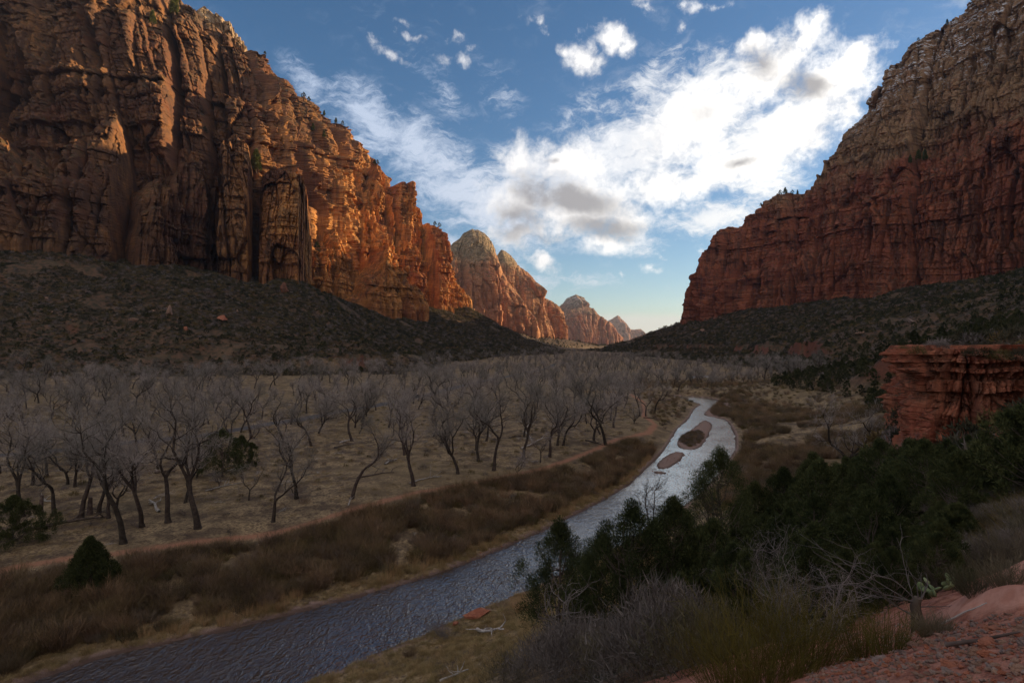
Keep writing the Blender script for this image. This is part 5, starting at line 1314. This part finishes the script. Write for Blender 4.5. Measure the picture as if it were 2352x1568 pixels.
def rock_at(x, y, wpx, hpx, mat, label, seed, rot=0.0, Y=None, sink=0.0, group=None, name='boulder', dy=0.8):
    p = hit(x, y + hpx * 0.3) if Y is None else depth_pos(x, Y)
    s = p[1] / F; me = boulder_mesh('boulder', seed, (wpx * s, wpx * s * dy, hpx * s * 1.25), mat)
    o = link(name, me, None, p - [0, 0, sink], rot); tag(o, label, 'boulder', group); return o
for i, a in enumerate([
    (388,718,28,30,M_BOULD,'largest pale wedge-shaped boulder on the left slope'),
    (306,739,30,12,M_BOULD,'flat pinkish boulder left of the largest one on the left slope'),
    (352,714,13,8,M_BOULD,'small pale stone between the two biggest boulders of the left slope'),
    (513,736,40,14,M_BRED,'long dark slab right of the largest boulder on the left slope'),
    (427,754,15,14,M_BRED,'reddish boulder below the largest one on the left slope'),
    (166,741,8,8,M_BOULD,'small pink boulder in the scrub at the left'),
    (108,686,13,9,M_BOULD,'pale stone high on the slope at the left edge'),
    (118,718,10,8,M_BOULD,'pale stone just under the high one at the left edge'),
    (235,778,14,7,M_BRED,'low reddish boulder in the scrub above the pale path'),
    (652,664,34,30,M_CRAG,'rough red crag standing at the foot of the left wall'),
    (622,620,15,34,M_CRAG,'slender red rock pillar at the foot of the left wall'),
    (545,715,10,8,M_BOULD,'small stone in the scrub right of the largest boulder'),
    (1474,774,10,8,M_BOULD,'small boulder low on the talus below the right-hand prow'),
    (1612,762,14,8,M_BOULD,'pinkish boulder on the talus below the right wall'),
    (1974,767,34,11,M_BOULD,'flat-topped pale slab on the right slope'),
    (2092,741,28,12,M_BGREY,'grey slab high on the right slope')]):
    rock_at(*a, 800 + i, rot=i * 0.7, sink=0.1)
rock_at(2182,790,60,26,M_BGREY,'tilted grey slab lying on top of the red outcrop',820,Y=70,rot=0.5,name='boulder')
rock_at(2200,830,34,30,M_BGREY,'grey-green block perched on the front lip of the red outcrop',821,Y=53.5,rot=1.0)
rock_at(2290,800,60,18,M_BRED,'squared red block on the right end of the outcrop top',822,Y=50,rot=0.2)
o = rock_at(1105,1412,84,26,M_BRED,'orange flat-topped boulder on the near bank of the river',823,Y=61.5,rot=0.35,dy=0.45)
rock_at(1176,1337,24,12,M_BRED,'small red rock standing out of the river',824,Y=71,sink=0.0)
rock_at(1045,1432,22,12,M_BRED,'little red stone left of the orange river boulder',825,Y=59.5)
# stones on the path by the viewer
rgs = np.random.default_rng(9); ST = [boulder_mesh('stone', 830 + i, (1, .8, .55), (M_BRED, M_BOULD, M_BRED, M_BGREY)[i]) for i in range(4)]
n = 0; seen = []
for _ in range(900):
    x, Yq = rgs.uniform(1850, 2420), rgs.uniform(2.9, 7.5)
    if x < 1900 + (Yq - 3) * 45 or n >= 60: continue
    p = depth_pos(x, Yq); sz = rgs.uniform(0.05, 0.20) * (1 if rgs.random() < .8 else 1.6)
    y_ = CY - p[2] / Yq * F
    if smooth_rock(p[0:1], p[1:2])[0] > -0.05 or y_ < 1425 or any(np.hypot(*(p[:2] - q)) < 0.17 for q in seen): continue
    seen.append(p[:2]); o = link('stone', ST[rgs.integers(4)], None, p - [0, 0, sz * .08], rgs.uniform(0, 6.28), sz)
    tag(o, 'loose reddish stone on the stony path at the bottom right', 'stone', 'loose stones on the path'); n += 1
GR = [boulder_mesh('pebble', 840 + i, (.05, .04, .03), (M_BRED, M_BOULD, M_BGREY)[i]) for i in range(3)]
xs = rgs.uniform(1850, 2420, 2600); Ys = rgs.uniform(2.7, 8, 2600); Xs = (xs - CX) / F * Ys
k = (Xs - 0.12 * Ys > 1.3); Xs, Ys = Xs[k], Ys[k]; Zs = ground_z(Xs, Ys); yy = CY - Zs / Ys * F; k = (yy > 1400) & (smooth_rock(Xs, Ys) < 0)
scatter_obj('gravel', np.stack([Xs, Ys, Zs], -1)[k], rgs.uniform(0, 6, k.sum()), rgs.uniform(0.4, 1.5, k.sum()), GR, label='reddish gravel strewn over the path', cat='gravel')
# cobbles on the bars and the beach
X_ = rgs.uniform(-15, 110, 60000); Y_ = rgs.uniform(60, 300, 60000); m = np.zeros(X_.shape, bool)
for b in BARS + [BAR_RIGHT, BEACH]: m |= sdist(X_, Y_, b) < 1.0
X_, Y_ = X_[m][:4500], Y_[m][:4500]
scatter_obj('cobbles', np.stack([X_, Y_, ground_z(X_, Y_)], -1), rgs.uniform(0, 6, len(X_)), rgs.uniform(2, 7, len(X_)), GR, label='grey-red cobbles covering the gravel bars', cat='cobbles')
# stones breaking the water round the bars, and dead wood on the valley floor
X_ = rgs.uniform(30, 90, 6000); Y_ = rgs.uniform(95, 290, 6000); sd_ = river_sd(X_, Y_); m = (sd_ < -0.1) & (sd_ > -1.8); X_, Y_ = X_[m][:220], Y_[m][:220]
scatter_obj('river_stones', np.stack([X_, Y_, X_ * 0 + RIV_Z], -1), rgs.uniform(0, 6, len(X_)), rgs.uniform(4, 10, len(X_)), GR, label='dark stones breaking the surface along the shallows', cat='stones')
dwm = []
for i in range(4):
    A = twiggy(970 + i, 3.2, 2, 0.07, 0.5, 2); A.v = [np.stack([v[:, 2], v[:, 1] * .6, np.abs(v[:, 0]) * .35 + .05], -1) for v in A.v]; dwm.append(A.mesh('deadwood', M_DEAD if i % 2 else M_DARKLOG))
dw = floor_spots(3000, (-190, 40), (75, 260), 5.0, 38, lambda X, Y: view(X, Y) & (fbm(X / 25, Y / 25, 0, 2, 91) > -0.1), [])[:420]
scatter_obj('deadwood', dw, rgs.uniform(0, 6.28, len(dw)), rgs.uniform(.4, 1.4, len(dw)), dwm, label='fallen sticks and broken limbs littering the cottonwood meadow', cat='dead wood')
# brush dome on the island
ib = smooth_poly(np.array([wp(*q) for q in [(1558,1008),(1575,996),(1605,990),(1620,1000),(1608,1018),(1585,1030),(1560,1024)]]))
X_ = rgs.uniform(50, 80, 20000); Y_ = rgs.uniform(100, 190, 20000); m = inside(X_, Y_, ib); X_, Y_ = X_[m][:260], Y_[m][:260]
scatter_obj('island_brush', np.stack([X_, Y_, ground_z(X_, Y_)], -1), rgs.uniform(0, 6, len(X_)), rgs.uniform(.6, 1.0, len(X_)), FB, label='olive brush covering the river island', cat='brush')

# --- fallen logs and snags
def log(x0, y0, x1, y1, r, mat, label, seed, limbs=3, arch=0.3):
    a, b = hit(x0, y0), hit(x1, y1); rg = np.random.default_rng(seed); A = Acc(); Lg = np.linalg.norm(b - a)
    t = np.linspace(0, 1, 12)[:, None]; pts = a + (b - a) * t; side = unit(np.cross(b - a, [0, 0, 1.0]))
    pts += side * np.cumsum(rg.normal(size=12))[:, None] * Lg * 0.012 * np.sin(t * 3.1)
    pts[:, 2] = ground_z(pts[:, 0], pts[:, 1]) + r * 0.7 + arch * np.sin(t[:, 0] * 3.1) * (r * 2)
    pts -= a; tube(A, pts, r * (1 - 0.6 * t[:, 0]), 7)
    for _ in range(limbs):
        k = rg.integers(4, 11); d = unit((b - a) / Lg * 0.8 + side * rg.choice([-1, 1]) * rg.uniform(.3, .9) + np.array([0, 0, rg.uniform(.2, .9)]))
        q = [pts[k]]; 
        for _ in range(5): d = unit(d + rg.normal(size=3) * .25); q.append(q[-1] + d * Lg * .06)
        tube(A, q, np.linspace(r * .45, r * .12, 6), 5)
    o = link('fallen_log', A.mesh('fallen_log', mat, True), None, a); tag(o, label, 'log'); return o
for i, q in enumerate([
    (62,1219,246,1191,.34,M_DARKLOG,'very long dark fallen trunk in front of the left grove'),
    (366,1178,343,1150,.26,M_DEAD,'pale branching snag lying between two front cottonwoods'),
    (126,1160,100,1148,.18,M_DEAD,'pale broken snag beside the second left trunk'),
    (355,1087,402,1085,.26,M_DARKLOG,'straight dark log in the open ground of the left grove'),
    (512,1085,558,1077,.22,M_DEAD,'grey crooked log near the dark evergreens'),
    (472,1130,560,1108,.14,M_DEAD,'thin long bleached pole lying in the grass right of the biggest front tree'),
    (1196,1003,1168,1008,.26,M_DARKLOG,'dark log left of the white snags'),
    (1204,992,1222,1018,.24,M_DEAD,'white twisted snag in the middle of the meadow'),
    (1196,1032,1246,1008,.24,M_DEAD,'long white log running up right beside the twisted snag'),
    (1208,983,1222,977,.2,M_DEAD,'short pale log behind the white snags'),
    (884,1068,912,1055,.24,M_DEAD,'grey log with stubby branches in the central meadow'),
    (768,1030,812,1022,.26,M_DARKLOG,'dark log across the left part of the central meadow'),
    (780,1018,810,1010,.2,M_DEAD,'pale log behind the dark one in the central meadow'),
    (940,1112,1015,1094,.16,M_DEAD,'thin bleached pole by the Y-forked cottonwood'),
    (820,1098,905,1086,.18,M_DARKLOG,'dark log lying above the trail right of the leaning tree'),
    (1345,1013,1385,1024,.26,M_DARKLOG,'dark trunk fallen at the top of the river bank'),
    (1478,960,1535,970,.24,M_DARKLOG,'dark fallen tree beside the path at the river bend'),
    (1205,1102,1225,1092,.16,M_DEAD,'pale driftwood on the bank scarp below the meadow'),
    (800,1163,806,1148,.12,M_DEAD,'small white branch sticking up at the trail edge')]):
    log(*q, 900 + i)
def stump(x, y, h, r, label, seed):
    p = hit(x, y); rg = np.random.default_rng(seed); A = Acc()
    pts = np.array([[0, 0, -.2], [0.02, 0, h * .3], [0.05, .05, h * .7], [.1, .05, h]]); tube(A, pts, [r * 1.4, r, r * .9, r * .75], 9)
    o = link('stump', A.mesh('stump', M_DARKLOG, True), None, p); tag(o, label, 'stump')
stump(94,1183,3.0,.30,'short broken trunk between the first two left cottonwoods',1)
stump(206,1182,2.6,.36,'dark broken stump beside the tall slender left cottonwood',2)
# near log and twigs
def stick(x0, Y0, x1, Y1, r, mat, label, seed, lift=0.02, limbs=0):
    a, b = depth_pos(x0, Y0), depth_pos(x1, Y1); rg = np.random.default_rng(seed); A = Acc(); t = np.linspace(0, 1, 14)[:, None]
    pts = a + (b - a) * t; L = np.linalg.norm(b - a); pts[:, :2] += np.cumsum(rg.normal(size=(14, 2)), 0) * L * 0.012
    pts[:, 2] = ground_z(pts[:, 0], pts[:, 1]) + lift + r; pts -= a; tube(A, pts, r * (1 - .6 * t[:, 0]), 6)
    for _ in range(limbs):
        k = rg.integers(3, 12); d = unit(rg.normal(size=3) + np.array([0, 0, .8])); q = [pts[k]]
        for _ in range(5): d = unit(d + rg.normal(size=3) * .3); q.append(q[-1] + d * L * .05)
        tube(A, q, np.linspace(r * .5, r * .15, 6), 4)
    o = link('stick', A.mesh('stick', mat, True), None, a); tag(o, label, 'branch'); return o
stick(2165, 6.5, 2275, 6.2, .014, M_DEAD, 'thin white curved stick on the stony path', 41)
stick(2170, 4.6, 2330, 4.2, .02, M_DARKLOG, 'dark stick on the path near the right bottom corner', 42)
stick(1095, 56, 1170, 50, .16, M_DEAD, 'grey branched log pointing at the orange river boulder', 43, 0.3, 5)
stick(1010, 44, 1075, 42, .12, M_DEAD, 'twisted grey branch on the grassy bank at the bottom', 44, 0.2, 4)
# dead juniper stump with sweeping bare branches
A = Acc(); rg = np.random.default_rng(5); p = depth_pos(2108, 7.2)
tube(A, [[0,0,-.15],[.0,0,.12],[-.02,.02,.3],[.0,.0,.42]], [.085,.07,.06,.045], 9)
B = Acc()
def sweep(p0, d, L, r, n=9, drop=0.0, sub=4):
    q = [np.array(p0, float)]; d = unit(np.array(d, float))
    for k in range(n): d = unit(d + rg.normal(size=3) * .12 + np.array([0, 0, -drop])); q.append(q[-1] + d * L / n)
    tube(B, q, np.linspace(r, r * .25, n + 1), 5, False)
    for _ in range(sub):
        k = rg.integers(2, n); e = unit(unit(q[k] - q[k-1]) + rg.normal(size=3) * .6); c = [q[k]]
        for _ in range(5): e = unit(e + rg.normal(size=3) * .25); c.append(c[-1] + e * L * .07)
        tube(B, c, np.linspace(r * .4, r * .1, 6), 4, False)
for (d, L, r) in [((-1,.1,.28),2.3,.016),((-1,.3,.15),2.0,.014),((-1,-.1,.45),1.7,.014),((-.8,.3,.8),1.5,.012),((-.4,0,1.1),1.2,.014),((-.1,.1,1),.9,.013),((.8,0,.7),.5,.022),((.6,.1,1.0),.6,.012),((1,0,.05),.7,.013),((-1,.5,.5),1.9,.012),((-1,.0,.0),1.6,.012)]:
    sweep((0, 0, rg.uniform(.15, .4)), d, L * .8, r * .6, drop=.02 if d[0] < -.5 else 0)
t = thing('dead_juniper', 'dead juniper stump at the edge of the smooth red rock, bare branches sweeping left', 'stump', p); link('stump', A.mesh('stump', M_JBARK, True), t); link('branches', B.mesh('branches', M_BARE), t)
# near smooth red rock
# brush and small junipers growing on and against the outcrop
for i, (x, Y, s_, m_, lb) in enumerate([(2110,57,.9,M_OLIVE,'green bush in the notch of the outcrop top'),(2140,62,.8,M_GREY,'grey bush on the outcrop behind the notch'),(2300,46,1.0,M_OLIVE,'olive bush on the ledge of the outcrop at the right'),(2230,56,.8,M_SCRUB,'dark bush on the outcrop rim'),(2345,44,1.2,M_SCRUB,'dark bush at the right end of the outcrop'),(2165,58,.7,M_GREY,'small grey bush on the sunken middle of the outcrop top'),(2075,61,.5,M_OLIVE,'tiny bush at the left end of the outcrop top'),(2265,52,.9,M_JUN2,'green bush on the raised right part of the outcrop top')]):
    q = Vo.reshape(-1, 3); k = np.argmin((CX + q[:, 0] / q[:, 1] * F - x) ** 2 + (q[:, 1] - Y) ** 2 * 4 - q[:, 2] * 30)
    o = link('shrub', bush(960 + i, 1.0, 1.1, 900, .3, .03, .6).mesh('shrub', m_), None, q[k] - [0, 0, .1], 0, s_); tag(o, lb, 'shrub')
# --- prickly pears
def cactus(x, Y, n, label, seed, s=0.16):
    p = depth_pos(x, Y); rg = np.random.default_rng(seed); t = thing('prickly_pear', label, 'cactus', p)
    th = np.linspace(0, 2 * math.pi, 17)[:-1]
    for k in range(n):
        a, r = rg.uniform(0, 6.28), rg.uniform(0, .22); c = np.array([math.cos(a) * r, math.sin(a) * r, rg.uniform(.0, .22)]); up = unit(rg.normal(size=3) * .5 + np.array([0, 0, 1.0])); sd = unit(np.cross(up, rg.normal(size=3))); nn = np.cross(up, sd)
        w = s * rg.uniform(.38, .5); h = s * rg.uniform(.55, .75); A = Acc()
        ring = lambda f, o: c + up * h * 0.9 + sd * (np.cos(th) * w * f)[:, None] * 1 + up * (np.sin(th) * h * f)[:, None] + nn * o
        V = np.vstack([ring(.6, -.016), ring(1, 0), ring(.6, .016), c + up * h * .9 - nn * .02, c + up * h * .9 + nn * .02]); m = 16
        f4 = [[i, (i + 1) % m, m + (i + 1) % m, m + i] for i in range(m)] + [[m + i, m + (i + 1) % m, 2 * m + (i + 1) % m, 2 * m + i] for i in range(m)]
        f3 = [[3 * m, (i + 1) % m, i] for i in range(m)] + [[3 * m + 1, 2 * m + i, 2 * m + (i + 1) % m] for i in range(m)]
        A.add(V, f4); A.f[3].append(np.array(f3)); link('pad', A.mesh('pad', M_CACT, True), t)
cactus(2238, 15, 10, 'largest prickly pear with pale tilted pads at the top right', 1, .30)
cactus(2205, 14, 9, 'prickly pear just left of the largest one', 2, .27)
cactus(2190, 11, 6, 'small prickly pear above the smooth red rock', 3, .13)
cactus(2150, 9.6, 8, 'prickly pear in the shade behind the dead stump', 4, .12)
cactus(2330, 16, 5, 'flat pale prickly pear at the right edge of the brush', 5, .28)

# --- car on the valley road
def car():
    pc_ = hit(955, 915); i = int(np.argmin(np.hypot(ROAD[:, 0] - pc_[0], ROAD[:, 1] - pc_[1])))
    p = np.array([-46.0, 273.0]); z = gz1(*p) + 0.02
    t = thing('parked_car', 'small pale-roofed dark car on the valley road', 'car', (p[0], p[1], z), math.atan2(57, 16) )
    def prism(nm, prof, w0, w1, mat):
        prof = np.array(prof, float); n = len(prof); zz = prof[:, 1]; ww = np.interp(zz, [0.3, 0.95, 1.5], [w0, w0, w1])
        V = np.vstack([np.stack([prof[:, 0], -ww, zz], -1), np.stack([prof[:, 0], ww, zz], -1)])
        import bmesh
        bm = bmesh.new(); vs = [bm.verts.new(v) for v in V]
        bm.faces.new(vs[:n][::-1]); bm.faces.new(vs[n:])
        for i in range(n): bm.faces.new([vs[i], vs[(i + 1) % n], vs[n + (i + 1) % n], vs[n + i]])
        bmesh.ops.recalc_face_normals(bm, faces=bm.faces[:]); bmesh.ops.bevel(bm, geom=bm.edges[:], offset=.04, segments=2, affect='EDGES')
        me = bpy.data.meshes.new(nm); bm.to_mesh(me); bm.free(); me.materials.append(mat); return link(nm, me, t)
    dk, g, b = new_mat('car_paint_dark'); b.inputs['Base Color'].default_value = (.06, .065, .07, 1); b.inputs['Roughness'].default_value = .25; b.inputs['Specular IOR Level'].default_value = .5
    lt, g, b = new_mat('car_roof_pale'); b.inputs['Base Color'].default_value = (.7, .7, .72, 1); b.inputs['Roughness'].default_value = .3
    gl, g, b = new_mat('car_glass'); b.inputs['Base Color'].default_value = (.02, .025, .03, 1); b.inputs['Roughness'].default_value = .05; b.inputs['Specular IOR Level'].default_value = .8
    ty, g, b = new_mat('tyre'); b.inputs['Base Color'].default_value = (.02, .02, .02, 1)
    prism('body', [(-2.3,.3),(2.3,.3),(2.35,.7),(1.5,.95),(-2.3,1.0),(-2.35,.6)], .9, .9, dk)
    prism('window', [(-2.15,.98),(1.45,.94),(.75,1.42),(-1.95,1.42)], .86, .72, gl)
    prism('roof', [(-1.98,1.43),(.72,1.43),(.6,1.52),(-1.85,1.52)], .74, .70, lt)
    for sx in (-1.45, 1.45):
        for sy in (-.85, .85):
            A = Acc(); tube(A, [[sx, sy - .1, .33], [sx, sy, .33], [sx, sy + .1, .33]], .33, 16); w_ = link('wheel', A.mesh('wheel', ty), t)
car()

# --- trees on the rims and ledges
PN = [tree_tm(juniper, M_JBARK, M_PINE, 700 + i, 14.0, w, 70, 0.34, 90, flame=1.3, low=0.15) for i, w in enumerate((.16, .22, .20))]
DN = [tree_tm(juniper, M_JBARK, M_JUN2, 710 + i, 8.0, w, 40, 0.28, 60, flame=.9, low=0.15) for i, w in enumerate((.36, .42))]
def on_cliff(V, x, y):
    q = V.reshape(-1, 3); q = q[q[:, 1] > 50]; px = CX + q[:, 0] / q[:, 1] * F; py = CY - q[:, 2] / q[:, 1] * F
    d = (px - x) ** 2 + (py - y) ** 2; k = np.argsort(d)[:12]; return q[k[np.argmin(q[k, 1])]]
def rim_y(V, x):
    q = V[:, -8:].reshape(-1, 3); px = CX + q[:, 0] / q[:, 1] * F; k = np.abs(px - x) < 6; py = CY - q[:, 2] / q[:, 1] * F
    return (py[k].min() + 1.5) if k.any() else None
for i, (V, x, y, hp, tm, lb) in enumerate([
    (V_LEFT,403,34,50,PN,'yellow-green pine high on the face of the left wall'),(V_LEFT,350,55,34,PN,'second yellow-green pine high on the left wall'),(V_LEFT,587,392,52,PN,'tall dark pine on a ledge in the middle of the left wall'),
    (V_LEFT,475,305,16,DN,'pale green bush on the ledge above the sunlit patch'),(V_LEFT,722,300,20,PN,'small pine on the pale slab of the left wall'),(V_LEFT,740,320,18,PN,'pine just below the one on the pale slab'),
    (V_LEFT,608,None,10,DN,'small tree on the left skyline notch'),(V_LEFT,700,None,13,DN,'tree on the steep left skyline'),(V_LEFT,712,None,13,DN,'second tree on the steep left skyline'),(V_LEFT,748,None,14,PN,'pine on the left skyline'),
    (V_LEFT,775,None,14,PN,'pine on the lower left skyline'),(V_LEFT,790,None,11,DN,'small tree on the lower left skyline'),(V_PIL,856,None,16,DN,'dark tree on the notch left of the pillars'),(V_PIL,866,None,12,DN,'second dark tree on the notch left of the pillars'),
    (V_PIL,998,None,12,DN,'tree on top of the last pillars'),(V_PIL,1012,None,10,DN,'small tree on top of the last pillars'),
    (V_LEFT,735,575,24,DN,'bright green bush at the sunlit foot of the left wall'),(V_LEFT,752,560,24,DN,'second bright green bush at the sunlit foot of the left wall'),(V_LEFT,770,585,22,PN,'pine at the sunlit foot of the left wall'),
    (V_PIL,820,640,20,PN,'pine in the gully beside the pillars'),(V_PIL,915,600,14,DN,'bush on a ledge of the pillars'),
    (V_RIGHT,1792,None,12,DN,'leftmost skyline tree of the right rampart'),(V_RIGHT,1801,None,16,PN,'tallest skyline pine of the right rampart'),(V_RIGHT,1818,None,10,DN,'small skyline tree of the right rampart'),
    (V_RIGHT,1834,None,12,PN,'skyline pine right of the tallest one on the right rampart'),(V_RIGHT,1745,None,8,DN,'lone bush on the descending right skyline'),(V_RIGHT,2171,None,14,PN,'skyline tree high on the right dome'),(V_RIGHT,2110,None,8,DN,'bush on the skyline of the right dome'),
    (V_RIGHT,2110,365,24,PN,'dark pine in the ledge crease of the right dome'),(V_RIGHT,2125,368,26,PN,'second dark pine in the ledge crease of the right dome'),(V_RIGHT,2090,372,20,PN,'third dark pine in the ledge crease of the right dome')]):
    yy = y if y is not None else rim_y(V, x)
    if yy is None: continue
    p = on_cliff(V, x, yy); h = hp / F * p[1]; tmx = tm[i % len(tm)]; base = 14.0 if tm is PN else 8.0
    plant('pine_tree' if tm is PN else 'rim_tree', tmx, lb, 'tree', (p[0], p[1], p[2] - h * 0.08), i * 1.1, h / base, 'trees rooted on the cliffs')

# --- the air of the canyon
HZ = 1
if HZ:
    import bmesh
    bm = bmesh.new(); bmesh.ops.create_cube(bm, size=1.0)
    me = bpy.data.meshes.new('haze'); bm.to_mesh(me); bm.free()
    m = bpy.data.materials.new('canyon_air'); m.use_nodes = True; nt = m.node_tree; nt.nodes.clear()
    out = nt.nodes.new('ShaderNodeOutputMaterial'); v = nt.nodes.new('ShaderNodeVolumePrincipled')
    v.inputs['Color'].default_value = (0.62, 0.78, 1.0, 1); v.inputs['Density'].default_value = 3.0e-5; v.inputs['Anisotropy'].default_value = 0.35
    nt.links.new(v.outputs[0], out.inputs['Volume']); me.materials.append(m)
    o = link('haze', me, None, (0, 0, 300)); o.scale = (60000, 60000, 1900)
    tag(o, kind='stuff')
